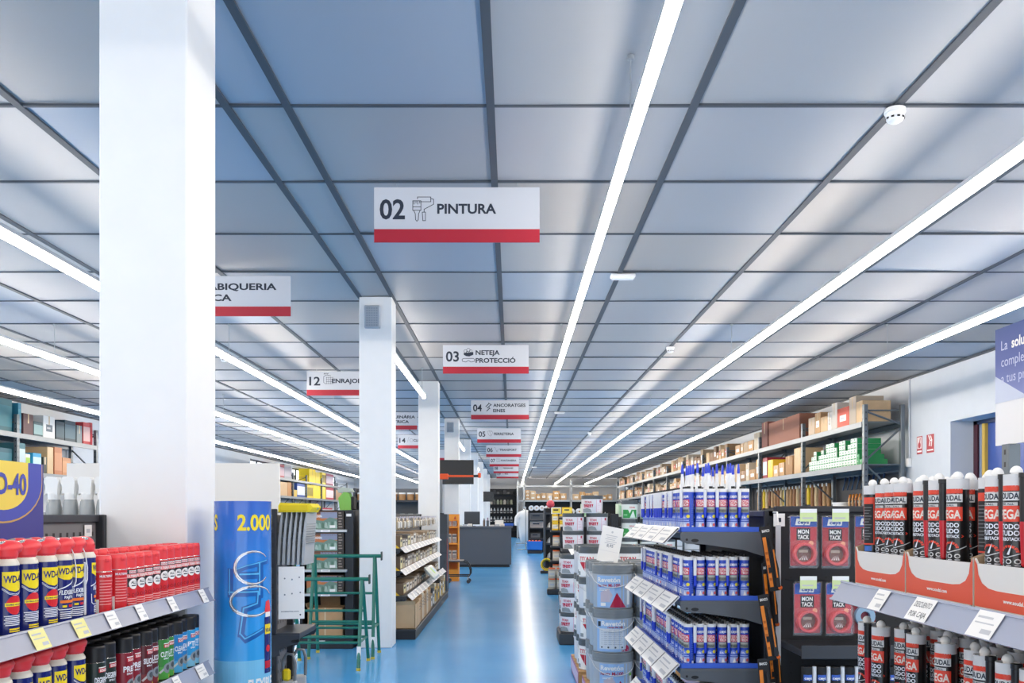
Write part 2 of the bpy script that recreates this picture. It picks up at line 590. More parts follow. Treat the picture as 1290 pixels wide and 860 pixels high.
# hanging aisle signs
SB = mat('#c6cbd4', .5)
def icon(q, kind, cx, cz, s, y=.0075):
    K = s
    def st(pts, w=.035, closed=False): q.stroke([(cx + a * K, cz + c * K) for a, c in pts], w * K, INK, y, closed=closed)
    if kind == 'paint':
        st([(-.3, .5), (.4, .5), (.4, .25), (-.1, .25)]); st([(-.3, .5), (-.3, .4)])
        st([(.4, .42), (.55, .38), (.55, .12), (.05, -.15), (.05, -.3)])
        st([(-.05, -.3), (.12, -.3), (.12, -.75), (-.02, -.75)], closed=True)
        st([(-.55, .3), (-.12, .3), (-.12, -.2), (-.55, -.2)], closed=True); st([(-.55, -.02), (-.12, -.02)])
        for k in range(4): st([(-.48 + k * .1, .3), (-.48 + k * .1, .12 + .05 * (k % 2))])
        st([(-.5, -.2), (-.42, -.38), (-.4, -.7), (-.33, -.78), (-.26, -.7), (-.24, -.38), (-.16, -.2)])
    elif kind == 'clean':
        q.poly([(cx + a * K, cz + c * K) for a, c in ((-.5, .2), (.5, .3), (.5, .02), (.1, -.15), (-.2, -.12), (-.45, 0))][::-1], INK, y)
        for a, c, r in ((-.3, .38, .16), (0, .5, .18), (.25, .4, .14), (-.1, .3, .12)):
            st([(a + r * math.cos(i * PI / 5), c + r * math.sin(i * PI / 5)) for i in range(10)], closed=True)
        st([(-.65, -.45), (-.5, -.35), (.5, -.35), (.65, -.45), (.6, -.65), (.25, -.72), (.05, -.58), (-.05, -.58), (-.25, -.72), (-.6, -.65)], .05, True)
    elif kind == 'screws':
        for dx, dz, L in ((-.1, .3, .5), (.15, .1, .55), (0, -.4, .45)):
            st([(dx - L / 2, dz - L / 2), (dx + L / 2, dz + L / 2)], .12)
            st([(dx + L / 2 - .12, dz + L / 2 + .1), (dx + L / 2 + .1, dz + L / 2 - .12)], .06)
    elif kind == 'tools':
        st([(-.6, .4), (-.2, .5), (0, .1), (.2, -.5)]); st([(-.2, .5), (.3, .5), (.55, .1), (.1, -.6), (-.3, -.3), (-.6, .4)]); st([(0, .3), (.3, .3)])
    elif kind == 'cart':
        st([(-.6, .5), (-.4, .45), (-.1, -.3), (.5, -.1), (.6, .2)]); st([(.15 * math.cos(i * .785) + .1, .15 * math.sin(i * .785) - .5) for i in range(8)], closed=True)
    elif kind == 'grid':
        for k in range(4):
            st([(-.2 + .25 * k, -.5), (-.2 + .25 * k, .35)]); st([(-.25, -.45 + .25 * k), (.6, -.45 + .25 * k)])
        st([(-.3, -.5), (-.55, -.3), (-.55, .4), (-.2, .6), (.3, .5)], .05)
        for k in range(3): st([(-.5 + .2 * k, .7), (-.42 + .2 * k, .8)], .08)
    elif kind == 'pipe':
        st([(-.5, -.5), (-.3, .5), (-.1, .6)]); st([(.3 + .35 * math.cos(i * .628), .35 * math.sin(i * .628) - .1) for i in range(10)], closed=True)
    else:
        st([(-.5, -.5), (.5, -.5), (.5, .5), (-.5, .5)], closed=True); st([(-.5, .15), (.5, .15)]); st([(-.5, -.2), (.5, -.2)]); st([(0, -.5), (0, .5)])
def aisle_sign(x, y, num, lines, kind, label, kw=1.0, tx=-.14):
    W, Hs = 1.18, .392
    t = thing('hanging_sign', label, 'sign', (x, y, CAMH + 1.94), group='hanging aisle signs')
    q = MB(); q.box(-W / 2, W / 2, 0, .008, .094, Hs, SB); q.build('board', t)
    q = MB(); q.box(-W / 2, W / 2, -.001, .009, 0, .094, SIGNRED); q.build('red_band', t)
    q = MB(); q.text(num, -.46, .168, .142, INK, w=.18, y=.001, bold=.75); q.build('number_lettering', t)
    q = MB(); icon(q, kind, -.24, .255, .135, .001); q.build('pictogram', t)
    for li, tl in enumerate(lines):
        q = MB()
        if len(lines) == 1: q.text(tl, tx, .206, .07, INK, y=.001, align='l', kw=1.06 * kw)
        else: q.text(tl, tx, .258 - .108 * li, .064, INK, y=.001, align='l', kw=1.14 * kw)
        q.build('name_lettering', t)
    for sx in (-.43, .43):
        q = MB(); q.tube([(sx, .004, Hs - .01), (sx + .008, .004, Hs + .008), (sx, .004, Hs + .02), (sx, .004, H - .008 - (CAMH + 1.94))], .003, GALV, 6)
        q.build('hook', t)
for k, (num, ln, kd) in enumerate((('02', ['PINTURA'], 'paint'), ('03', ['NETEJA', 'PROTECCIÓ'], 'clean'), ('04', ['ANCORATGES', 'EINES'], 'screws'),
        ('05', ['FERRETERIA'], 'tools'), ('06', ['TRANSPORT'], 'cart'), ('07', ['FONTANERIA'], 'box'), ('08', ['PERSIANES'], 'box'), ('09', ['SÒL'], 'pipe'))):
    xs = (-.393, -.36, -.245, -.35, -.28, -.31, -.28, -.24)
    aisle_sign(xs[k], 6.45 + 6.0 * k, num, ln, kd, 'white hanging aisle sign with red lower band, number %s and %s' % (num, ' '.join(ln)))
for k, (num, ln, kd) in enumerate((('11', ['TABIQUERIA', 'SECA'], 'box'), ('12', ['ENRAJOLATS'], 'grid'), ('13', ['MAQUINÀRIA', 'ELÈCTRICA'], 'tools'),
        ('14', ['CLIMES'], 'pipe'), ('15', ['BANYS'], 'box'))):
    aisle_sign(-2.755, 8.85 + 5.9 * k, num, ln, kd, 'white hanging aisle sign with red lower band, number %s and %s' % (num, ' '.join(ln)), (1.32, 1.15, 1.2, 1, 1)[k], (-.30, -.18, -.2, -.14, -.14)[k])

# ================================================================ shop shelving
STRIPG = mat('#a9adbd', .25, coat=.5)
STRIPW = mat('#dfe3ea', .15, coat=.5, alpha=.88)
TAGW = mat('#f5f5f3', .6); TAGY = mat('#f2eda0', .6); TAGG = mat('#d6e6a6', .6); TAGI = mat('#c6c9ce', .7)
def shelving(name, label, xb, side, y0, y1, depth, zs, Ht, base_depth=None, strip=STRIPG, strip_h=.05, tags=(), lean=.5, shelf_depths=None, panel='#7c7d80', upright_ends=(0, 1), top=True, pegs=True, shelfmat=None, yaw=False):
    """a shelf bay whose back stands at x=xb and whose shelves reach out to side*depth; tags: (shelf, y, width, material)"""
    t = thing(name, label, 'shelving unit', (xb, y0, 0))
    L = y1 - y0; S = side
    sm = shelfmat or SHELF
    q = MB()
    pm = mat(panel, .6, metal=.1)
    xa, xc = sorted((-S * .002, -S * .022))
    q.box(xa, xc, .03, L - .03, .06, Ht - .03, pm)
    if pegs:
        q.M = frame((-S * .002, 0 if S > 0 else L, 0), (0, S, 0), (0, 0, 1))
        z = Ht - .075
        while z > zs[0] + .02:
            y = .06
            while y < L - .05:
                q.rect(y - .008, y + .008, z - .008, z + .008, BLACK, .0008); y += .05
            z -= .05
        q.M = None
    q.build('back_panel', t)
    if top:
        q = MB(); a, c_ = sorted((S * .012, -S * .034)); q.box(a, c_, 0, L, Ht - .03, Ht, sm, .003); q.build('top_rail', t)
    for e in upright_ends:
        q = MB(); y = 0 if e == 0 else L - .03
        a, c_ = sorted((S * .03, -S * .03)); q.box(a, c_, y, y + .03, 0, Ht, DARK, .003)
        yy = -.0006 if e == 0 else 0
        if e == 0:
            z = .1
            while z < Ht - .05:
                for dx in (-.014, .014): q.rect(dx - .004, dx + .004, z - .011, z + .011, BLACK, .0007)
                z += .05
        q.build('upright', t)
    bd = base_depth or depth
    q = MB(); a, c_ = sorted((S * .03, S * bd)); q.box(a, c_, 0, L, .0, .1, DARK, .004)
    a, c_ = sorted((S * .03, S * (bd + .004))); q.box(a, c_, 0, L, .095, .115, sm, .003); q.build('base_plinth', t)
    for i, z in enumerate(zs):
        d = (shelf_depths or [depth] * len(zs))[i]
        q = MB()
        a, c_ = sorted((0, S * d)); q.box(a, c_, 0, L, z - .028, z, sm, .003)
        pl = [(0, z - .12), (0, z - .01), (S * d, z - .01), (S * d, z - .04), (S * d * .93, z - .055), (S * d * .75, z - .058), (S * d * .3, z - .085), (S * .05, z - .11)]
        sh = q.build('shelf', t)
        for ye in (-.003, L - .001):
            q = MB(); q.prism(pl, ye, ye + .004, sm)
            if ye < 0:
                q.disc(S * d * .84, z - .04, .018, BLACK, .0036, rz=.008); q.disc(S * d * .93, z - .036, .006, BLACK, .0036)
            q.build('bracket', sh)
        if strip is not None:
            q = MB()
            xo = d + .004
            bot = (S * (xo + strip_h * lean), z - strip_h * .75); topp = (S * xo, z + strip_h * .25)
            u = (0, S, 0); v = (topp[0] - bot[0], 0, topp[1] - bot[1])
            Ln = math.hypot(v[0], v[2])
            o = (bot[0], 0 if S > 0 else L, bot[1])
            q.M = frame(o, u, v)
            q.box(.002, L - .002, 0, .003, 0, Ln, strip)
            q.box(.002, L - .002, -.004, 0, -.002, .004, strip); q.box(.002, L - .002, -.004, 0, Ln - .004, Ln + .002, strip)
            ps = q.build('price_strip', sh)
            for (ti, ty, tw, tm, tx) in tags:
                if ti != i: continue
                q = MB(); q.M = frame(o, u, v)
                c0 = (ty - y0) if S > 0 else (y1 - ty)
                q.rect(c0 - tw / 2, c0 + tw / 2, Ln * .0, Ln * .98, tm, .0045)
                if tx:
                    for li, tl in enumerate(tx): q.text(tl, c0, Ln * (.58 - .42 * li), Ln * .24, mat('#55575c', .7), w=tw * .78, bold=False, y=.005)
                else:
                    q.rect(c0 - tw * .4, c0 + tw * .2, Ln * .7, Ln * .78, TAGI, .005); q.rect(c0 - tw * .4, c0 + tw * .35, Ln * .5, Ln * .55, TAGI, .005)
                    q.rect(c0 + tw * .0, c0 + tw * .4, Ln * .15, Ln * .32, TAGI, .005)
                q.build('price_tag', sh)
    return t

# ================================================================ spray cans (print faces -y)
NAVY = mat('#14206e', .25, coat=.4)
WDY = mat('#f7dd1b', .35); WDR = mat('#d8202c', .35); CAPRED = mat('#ec4147', .35); TXW = mat('#e9edf5', .5); STEEL = mat('#c9cbc9', .25, metal=.8)
def wd_can(flex):
    t = thing('spray_can', 'x', 'spray can')
    r = .0325
    q = MB(); q.lathe([(0, 0), (r - .001, 0), (r + .0006, .003), (r + .0006, .006)], STEEL, 24)
    q.lathe([(r, .006), (r, .178)], NAVY, 24)
    q.lathe([(r + .0006, .177), (r + .0006, .18), (r * .95, .186), (r * .8, .194), (0, .194)], mat('#dad5c8', .3), 24); q.build('can_body', t)
    q = MB()
    if not flex:
        q.poly([(-.028, .162), (-.028, .128), (-.012, .116), (.004, .112), (.02, .116), (.034, .124), (.034, .162)][::1], WDY, .0004, r)
        for dz in (.006, .009): q.stroke([(-.028, .128 - dz), (-.012, .116 - dz), (.004, .112 - dz), (.02, .116 - dz), (.034, .124 - dz)], .0012, TXW, .0005, r)
        q.text('WD-40', .003, .135, .018, NAVY, w=.056, y=.0008, wrap=r)
        q.disc(.004, .079, .024, WDR, .0004, r, 20)
        q.rect(-.022, .03, .076, .085, WDY, .0007, r); q.text('DOBLE ACCION', .004, .0785, .0035, NAVY, w=.046, y=.0009, wrap=r)
        for k in range(6):
            z = .051 - k * .0045
            q.rect(-.024 + .003 * (k % 2), .03 - .004 * (k % 3), z, z + .0022, TXW, .0004, r)
        for k in range(2): q.rect(-.012, .03, .012 + k * .0055, .0155 + k * .0055, WDY, .0004, r)
    else:
        q.poly([(-.03, .162), (-.03, .132), (-.012, .123), (.004, .122), (.02, .126), (.03, .131), (.03, .162)], WDY, .0004, r)
        q.text('WD-40', .0, .138, .018, NAVY, w=.054, y=.0008, wrap=r)
        q.stroke([(-.032, .094), (-.01, .102), (.012, .112), (.03, .122)], .003, TXW, .0005, r)
        q.text('FLEXIBLE', 0, .082, .012, TXW, w=.05, y=.0008, wrap=r, shear=.15); q.text('PAJITA', .004, .070, .008, TXW, w=.03, y=.0008, wrap=r)
        q.rect(-.022, .026, .058, .066, mat('#f07a24', .4), .0005, r)
        q.stroke([(-.031, .07), (-.03, .045), (-.024, .04), (.028, .04), (.031, .05), (.031, .1)], .0022, TXW, .0005, r)
        q.rect(-.016, -.004, .046, .052, WDY, .0005, r); q.rect(.002, .02, .046, .053, WDR, .0005, r)
        for k in range(4): q.rect(-.022, .026 - .004 * k, .032 - .0055 * k, .0345 - .0055 * k, TXW, .0004, r)
        q.box(-.0405, -.033, -.004, .004, .01, .165, mat('#e9eaee', .4), .002)
    q.build('printed_label', t)
    q = MB()                                      # hinged spray cap
    q.lathe([(.026, .193), (.030, .20), (.031, .214)], CAPRED, 20)
    q.M = Matrix.Translation((.004, 0, .218)) @ Matrix.Rotation(-.14, 4, 'Y')
    q.ball(.035, (.003, 0, 0), CAPRED, 18, sz=.62, sy=.86, sx=1.15)
    q.ball(.013, (-.010, 0, .0165), STEEL, 12, sz=.35, sx=1.5)
    q.M = None
    cp = q.build('spray_cap', t)
    if flex:
        q = MB(); q.tube([(.036, 0, .215), (.044, -.006, .19), (.046, -.012, .15), (.038, -.02, .115), (.02, -.032, .1)], .0016, mat('#e8ebf2', .3), 6)
        q.build('straw', cp)
    return t
def red_can(kind):
    t = thing('spray_can', 'x', 'spray can')
    r = .0325; hh = .128 if kind != 'tall' else .142
    CR = mat('#d3212b', .35, coat=.2)
    q = MB(); q.lathe([(0, 0), (r, 0), (r, hh)], CR, 24); q.lathe([(r, hh), (r * .94, hh + .004), (0, hh + .004)], STEEL, 24); q.build('can_body', t)
    q = MB()
    if kind == 'plain':
        q.text('MULTISPRAY', 0, .112, .007, TXW, w=.048, y=.0006, wrap=r)
        for k in range(9): q.rect(-.024, .024 - .005 * (k % 3), .1 - k * .009, .1025 - k * .009, mat('#f0a0a0', .5), .0004, r)
        q.rect(-.034, -.026, .004, .045, PAPER, .0004, r); q.poly([(.008, 0.001), (.034, .001), (.034, .03)], mat('#3a1c3c', .4), .0004, r)
    else:
        k = hh / .142
        q.rect(-.03, .03, .122 * k, .137 * k, BLACK, .0004, r)
        q.rect(-.014, .016, .124 * k, .135 * k, PAPER, .0006, r); q.text('SOUDAL', .001, .126 * k, .007 * k, RED, w=.028, y=.0008, wrap=r)
        q.rect(-.03, .03, .108 * k, .121 * k, mat('#f08a8a', .4), .0005, r); q.text('MULTISPRAY', 0, .110 * k, .009 * k, PAPER, w=.055, y=.0008, wrap=r)
        q.rect(-.03, .03, .076 * k, .107 * k, BLACK, .0004, r)
        q.disc(.002, .086 * k, .017, PAPER, .0007, r, 18); q.text('ALL', .002, .087 * k, .009, INK, w=.02, y=.0009, wrap=r); q.rect(-.006, .012, .078 * k, .082 * k, INK, .0009, r)
        for i in range(3):
            q.disc(-.016 + .016 * i, .046 * k, .006, mat('#7a1018', .4), .0005, r, 10); q.disc(-.016 + .016 * i, .046 * k, .0042, CR, .0007, r, 10)
        for i in range(3): q.rect(-.024, .024, .012 + .008 * i, .015 + .008 * i, mat('#f3b0b0', .5), .0004, r)
    q.build('printed_label', t)
    q = MB(); q.lathe([(r * .97, hh + .002), (r * .97, hh + .038), (r * .9, hh + .048), (r * .86, hh + .0495), (0, hh + .0495)], CAPRED, 20)
    q.box(-.008, .008, -.034, -.024, hh + .03, hh + .042, CAPRED, .003)
    q.build('cap', t)
    return t
def black_can(col, word, lower):
    t = thing('spray_can', 'x', 'spray can')
    r = .0325; hh = .147
    body = mat(col, .35, coat=.2)
    q = MB(); q.lathe([(0, 0), (r, 0), (r, hh)], body, 24); q.lathe([(r, hh), (r * .93, hh + .004), (0, hh + .004)], STEEL, 24); q.build('can_body', t)
    q = MB()
    lw = mat(lower, .4)
    q.rect(-.045, .045, .0, .05, lw, .0003, r); q.rect(-.045, .045, .001, .006, BLACK, .0005, r)
    q.rect(-.012, .03, .118, .13, RED, .0005, r); q.rect(-.012, .03, .131, .134, PAPER, .0005, r); q.text('SOUDAL', .009, .120, .008, PAPER, w=.036, y=.0007, wrap=r)
    q.text(word, .004, .086, .018, TXW, w=.055, y=.0006, wrap=r); q.text('SPRAY', .0, .076, .006, TXW, w=.026, y=.0006, wrap=r)
    q.disc(.004, .044, .018, mat('#9aa2a8', .35, metal=.4), .0007, r, 16); q.disc(.006, .046, .01, mat('#4c5258', .4), .0009, r, 12)
    q.stroke([(-.026, .03), (-.012, .042), (.022, .062)], .007, mat('#c3c8cc', .4), .0006, r)
    q.rect(.012, .04, .01, .02, mat('#e8d23c', .4), .0006, r)
    q.build('printed_label', t)
    q = MB(); q.lathe([(r * .99, hh + .0), (r * .99, hh + .044), (r * .93, hh + .05), (0, hh + .051)], mat('#1a1a1d', .42), 20); q.build('cap', t)
    return t

# ---- the left shelving beside the near column
LX = -1.65
shelving('gondola_shelving', 'charcoal shop shelving with pegboard back stocked with spray cans, beside the near column', LX, 1, .6, 3.62, .43,
         [.5, .855, 1.145], 1.45, tags=[(2, 2.30, .075, TAGY, None), (2, 2.52, .075, TAGY, None), (2, 2.72, .07, TAGW, None), (2, 2.93, .06, TAGW, None), (2, 3.2, .06, TAGW, None), (2, 3.52, .06, TAGW, None),
         (1, 3.05, .06, TAGW, None), (1, 3.25, .06, TAGW, None), (1, 3.5, .09, TAGW, None), (1, 2.7, .06, TAGW, None)], base_depth=.43)
FX = -1.268
RZ = PI / 2
wd1, wd2 = Proto(wd_can(False)), Proto(wd_can(True))
U = 'upper shelf by the near column'
for k, y in enumerate((2.065, 2.16, 2.262, 2.353, 2.453)):
    wd1.put((FX, y, 1.145), RZ - .38, 'navy spray can with red circle, %s from the left, front of the upper shelf' % ORD[k], 'navy lubricant spray cans')
for k, y in enumerate((2.536, 2.604, 2.68)):
    wd2.put((FX, y, 1.145), RZ - (.38 if k < 2 else -.5), 'navy spray can with thin white straw, %s from the left, front of the upper shelf' % ORD[k], 'navy straw spray cans')
for k, y in enumerate((2.10, 2.19, 2.29, 2.39, 2.485, 2.57, 2.645)):
    wd1.put((FX - .098, y, 1.145), RZ - .3, 'navy spray can with red cap, %s from the left in the second row, upper shelf' % ORD[k], 'navy lubricant spray cans')
rp, rt, rs = Proto(red_can('plain')), Proto(red_can('tall')), Proto(red_can('short'))
for k, y in enumerate((2.79, 2.90)):
    rp.put((FX, y, 1.145), RZ - .5, 'plain red spray can with small white print, %s from the left on the upper shelf' % ORD[k], 'plain red spray cans')
for k, y in enumerate((2.973, 3.040, 3.107, 3.174)):
    rs.put((FX, y, 1.145), RZ - .45, 'short red spray can with white disc, %s from the left on the upper shelf' % ORD[k], 'short red spray cans')
for k, y in enumerate((3.245, 3.312, 3.379, 3.446, 3.513, 3.580)):
    rt.put((FX, y, 1.145), RZ - .5, 'tall red spray can with white disc, %s from the left near the column' % ORD[k], 'tall red spray cans')
for k, y in enumerate((2.8, 2.875, 2.95, 3.03, 3.11, 3.19, 3.28, 3.35, 3.42, 3.5, 3.57)):
    rt.put((FX - .082, y, 1.145), RZ - .4 + .3 * (k % 3), 'red spray can, %s from the left in the back row, upper shelf' % ORD[k], 'tall red spray cans')
for k, (x, y) in enumerate(((FX, 2.23), (FX, 2.325), (FX, 2.42), (FX - .005, 2.515), (FX, 2.615))):
    wd1.put((x, y, .855), RZ - .2, 'navy spray can with red hinged cap, %s from the left, front of the lower shelf' % ORD[k], 'navy lubricant spray cans')
for k, (x, y) in enumerate(((FX - .078, 2.28), (FX - .078, 2.38), (FX - .078, 2.48), (FX - .075, 2.58), (FX - .07, 2.67))):
    wd1.put((x, y, .855), RZ - .2, 'navy spray can with red cap, %s from the left in the second row, lower shelf' % ORD[k], 'navy lubricant spray cans')
bl = [Proto(black_can(*a)) for a in (('#1d2b26', 'DEGRIPANT', '#2f8a4a'), ('#8c1c2c', 'PRESS', '#b03a48'), ('#5c1a22', 'SILICONE', '#7d2d36'),
      ('#3a8c3c', 'CUT OIL', '#4ea648'), ('#1f7fc4', 'CLEANER', '#4aa6dd'), ('#2a9ad6', 'PTFE', '#7cc4e8'))]
nm = ['dark green', 'red', 'maroon', 'bright green', 'blue', 'light blue']
for k, (ci, y) in enumerate(((0, 2.745), (0, 2.835), (1, 2.945), (1, 3.025), (2, 3.105), (2, 3.175), (3, 3.255), (3, 3.322), (4, 3.391), (4, 3.458), (5, 3.526), (5, 3.593))):
    bl[ci].put((FX - (.0 if k % 2 == 0 else .008), y, .855), RZ - .35, '%s black capped spray can, %s of its pair, front of the lower shelf' % (nm[ci], ORD[k % 2]), 'black capped spray cans')
for k in range(12):
    ci = k // 2
    bl[ci].put((FX - .085, 2.75 + .0755 * k, .855), RZ - .2, '%s black capped spray can, %s of its pair, second row of the lower shelf' % (nm[ci], ORD[k % 2]), 'black capped spray cans')
for k in range(12):
    ci = k // 2
    bl[ci].put((FX - .158, 2.74 + .075 * k, .855), RZ - .2, '%s black capped spray can, %s of its pair, third row of the lower shelf' % (nm[ci], ORD[k % 2]), 'black capped spray cans')

# blue and yellow card sign standing at the back of that shelf, facing the aisle
t = thing('shelf_sign', 'blue card sign with yellow shield reading WD-40 at the back of the left shelf', 'sign', (LX + .045, 1.9, 1.1465))
q = MB(); q.M = frame((0, 0, 0), (0, 1, 0), (0, 0, 1)); q.box(0, 1.2, 0, .012, 0, .475, mat('#3e3f92', .5), .001); q.build('card', t)
cy = 2.85 - 1.9
def shield(q, hw, ztop, zbot, m_, y):
    pts = [(cy - hw, ztop), (cy - hw, zbot + hw * .55)]
    for k in range(1, 16):
        a = PI + PI * k / 16
        pts.append((cy + hw * math.cos(a), zbot + hw * .55 + hw * .55 * math.sin(a)))
    pts += [(cy + hw, zbot + hw * .55), (cy + hw, ztop)]
    q.poly(pts, m_, y)
q = MB(); q.M = frame((0, 0, 0), (0, 1, 0), (0, 0, 1))
shield(q, .24, .474, .276, mat('#c9a35a', .5), .001); shield(q, .234, .4742, .282, mat('#4450b4', .5), .002)
shield(q, .146, .4744, .318, mat('#f2d95a', .5), .003); q.text('WD-40', cy, .37, .068, mat('#4450b4', .5), w=.265, y=.005); q.build('printed_shield', t)
q = MB(); q.M = frame((LX, 3.62, 1.325), (0, 1, 0), (0, 0, 1)); q.rect(-.135, -.075, .04, .085, PAPER, .004); q.rect(-.12, -.09, .055, .07, TAGI, .0045)
o = q.build('price_tag', None); tag(o, 'small white price tag stuck on the grey pegboard by the near column', 'price tag')

# white trigger bottles on the shelving behind
bt = thing('trigger_bottle', 'x', 'spray bottle')
q = MB(); q.lathe([(0, 0), (.035, 0), (.038, .006), (.038, .11), (.037, .125), (.033, .15), (.03, .165), (0, .166)], mat('#9fa4a5', .2, coat=.5), 20, hard=False); q.build('bottle', bt)
q = MB(); q.lathe([(.028, .160), (.03, .19), (.028, .2), (0, .2)], WHITE, 16)
q.prism([(-.04, .272), (-.04, .25), (-.034, .238), (-.032, .196), (.03, .19), (.032, .22), (.036, .262), (.024, .278), (-.024, .282)], -.022, .022, WHITE)
hd = q.build('trigger_head', bt)
q = MB(); q.prism([(-.036, .24), (-.044, .215), (-.05, .19), (-.044, .188), (-.03, .21), (-.03, .24)], -.008, .008, mat('#e7e5df', .4)); q.build('trigger', hd)
BP = Proto(bt)
shelving('gondola_shelving', 'low dark shop shelving behind the near column holding white spray bottles', -1.72, -1, 4.3, 4.94, .78, [.6, 1.36], 1.42, strip=None, pegs=False, upright_ends=(1,))
for k, px in enumerate((68, 89, 110, 131)):
    BP.put(((px - 645) * 4.6 / F, 4.6, 1.36), -.12, 'white spray bottle with trigger head, %s from the left behind the pegboard' % ORD[k], 'white spray bottles')
t = thing('partition_board', 'plain white upright board standing behind the near column', 'board', (-1.88, 5.02, 0))
q = MB(); q.prism([(-.6, 0), (.57, 0), (.595, 1.2), (.585, 1.735), (-.59, 1.735)], 0, .03, mat('#eceae6', .7)); q.build('panel', t)
q = MB(); q.box(-.6, .57, -.05, .1, 0, .03, GALV, .004); q.build('foot', t)
# ================================================================ advertising totem beside the near column
t = thing('advertising_totem', 'tall blue oval cardboard totem with yellow 2.000 print beside the near column', 'display stand', (-1.118, 3.76, 0))
tm = bpy.data.materials.new('printed_blue_board')
tm.use_nodes = True
nt = tm.node_tree; b = nt.nodes['Principled BSDF']
tc = nt.nodes.new('ShaderNodeTexCoord'); sp = nt.nodes.new('ShaderNodeSeparateXYZ'); mr = nt.nodes.new('ShaderNodeMapRange'); cr = nt.nodes.new('ShaderNodeValToRGB')
nt.links.new(tc.outputs['Object'], sp.inputs[0]); nt.links.new(sp.outputs['Z'], mr.inputs['Value'])
mr.inputs['From Min'].default_value = .3; mr.inputs['From Max'].default_value = 1.5
nt.links.new(mr.outputs[0], cr.inputs['Fac']); nt.links.new(cr.outputs[0], b.inputs['Base Color'])
e = cr.color_ramp.elements
e[0].position = 0; e[0].color = hexc('#74cbf4'); e[1].position = 1; e[1].color = hexc('#3468c8')
x = e.new(.35); x.color = hexc('#3cb2f2'); x = e.new(.75); x.color = hexc('#2a8ae2')
b.inputs['Roughness'].default_value = .22; b.inputs['Coat Weight'].default_value = .4
RA, RB, TH = .114, .125, 1.505
q = MB(); q.lathe([(0, 0), (1, 0), (1, TH), (.985, TH), (.985, TH - .01), (0, TH - .01)], tm, 48, sx=RA, sy=RB); q.build('tube_body', t)
RW = .1215
class OM(MB):                                   # printing that follows the oval
    curv = RW * .4
    def _pt(s, x, z, y, wrap):
        a = x / RW
        return ((RA + y) * math.sin(a), -(RB + y) * math.cos(a), z)
def oarc(cx, cz, rx, rz, a0, a1, n=20):
    return [(cx + rx * math.cos(math.radians(a0 + (a1 - a0) * k / n)), cz + rz * math.sin(math.radians(a0 + (a1 - a0) * k / n))) for k in range(n + 1)]
YL = mat('#f6e02a', .4)
for tx, x_, w_ in (('2.000', .098, .165), ('S', -.10, .03), ('USOS', .29, .15)):
    q = OM(); q.text(tx, x_, 1.388, .064, YL, w=w_, y=.0012); q.build('number_lettering', t)
q = OM()
CL = mat('#125fae', .3, coat=.4); CL2 = mat('#55b8f0', .3, coat=.4); SW = mat('#c5ccd6', .2, metal=.7)
for pts, w in (([(-.014, 1.225), (-.014, 1.125)], .024), ([(.005, 1.222), (.06, 1.24), (.155, 1.258)], .018), ([(.03, 1.205), (.11, 1.205)], .03), ([(.115, 1.25), (.115, 1.12)], .03),
               ([(-.018, 1.133), (.108, 1.133)], .026), ([(.108, 1.13), (.104, 1.085), (.045, 1.068), (.03, .965)], .026), ([(.03, .968), (.05, .945), (.13, .978)], .024)):
    q.stroke(pts, w, CL, .0008); q.stroke([(a - .004, c + .005) for a, c in pts], w * .22, CL2, .0011)
q.build('clamp_picture', t)
for pts in (oarc(.085, 1.235, .08, .066, 40, 320), oarc(.085, 1.10, .098, .06, 25, 335)):
    q = OM()
    n = len(pts)
    for i in range(n - 1):
        w = .004 + .009 * math.sin(PI * i / (n - 1))
        q.stroke(pts[i:i + 2], w, SW, .0016); q.stroke([(a - .0015, c + .0015) for a, c in pts[i:i + 2]], w * .3, PAPER, .0018)
    q.build('swirl_print', t)
q = OM(); q.rect(.138, .185, .80, 1.03, NAVY, .0020); q.rect(.140, .183, .96, 1.0, WDY, .0024); q.text('WD-40', .162, .968, .016, NAVY, w=.038, y=.0028)
q.rect(.143, .18, 1.03, 1.05, PAPER, .0020); q.poly([(.138, 1.05), (.185, 1.05), (.17, 1.10), (.146, 1.094)], CAPRED, .0022); q.rect(.14, .183, .82, .85, RED, .0024)
q.disc(.162, .90, .015, WDR, .0024); q.build('can_picture', t)
q = OM(); q.rect(-.15, .19, .5, .86, mat('#7cc8f0', .3, coat=.4), .0006); q.text('FLEXIBLE', .13, .735, .05, PAPER, w=.14, y=.0012); q.build('lower_lettering', t)

# ---- end bay with hanging paint trays, just beyond the totem
shelving('gondola_shelving', 'dark perforated shelving end with nested grey paint trays, beyond the blue totem', -1.185, 1, 4.43, 4.80, .145, [.42, .87], 1.478, strip=None, upright_ends=(0, 1), top=False)
GT = mat('#b3b8bc', .4)
tr = thing('paint_tray', 'x', 'paint tray')
q = MB()
prof = [(0, .002), (.01, .0), (.02, .02), (.022, .06), (.02, .1), (.03, .14), (.045, .17), (.05, .26), (.052, .30)]
q.prism([(-.0, 0), (.012, .0), (.015, .05), (.018, .12), (.024, .2), (.027, .252), (.022, .256), (.014, .21), (.006, .13), (.002, .06)], 0, .22, GT)
for k in range(9): q.box(.0215, .0255, .012, .208, .2 - k * .012, .203 - k * .012, mat('#7f868b', .5), .001)
q.build('tray', tr)
q = MB(); q.prism([(.020, .25), (.0268, .25), (.0275, .262), (.022, .262)], 0, .22, GT); q.build('rim', tr)
TP = Proto(tr)
for k in range(6):
    TP.put((-1.162 + .0242 * k, 4.475, 1.2), 0, 'grey plastic paint tray hanging in the nest, %s from the upright' % ORD[k], 'grey paint trays')
q = MB(); q.tube([(-1.19, 4.6, 1.462), (-1.0, 4.6, 1.47), (-.985, 4.6, 1.485)], .004, CHROME, 6)
solo('display_hook', q, 'chrome peg carrying the nested grey paint trays', 'hook')
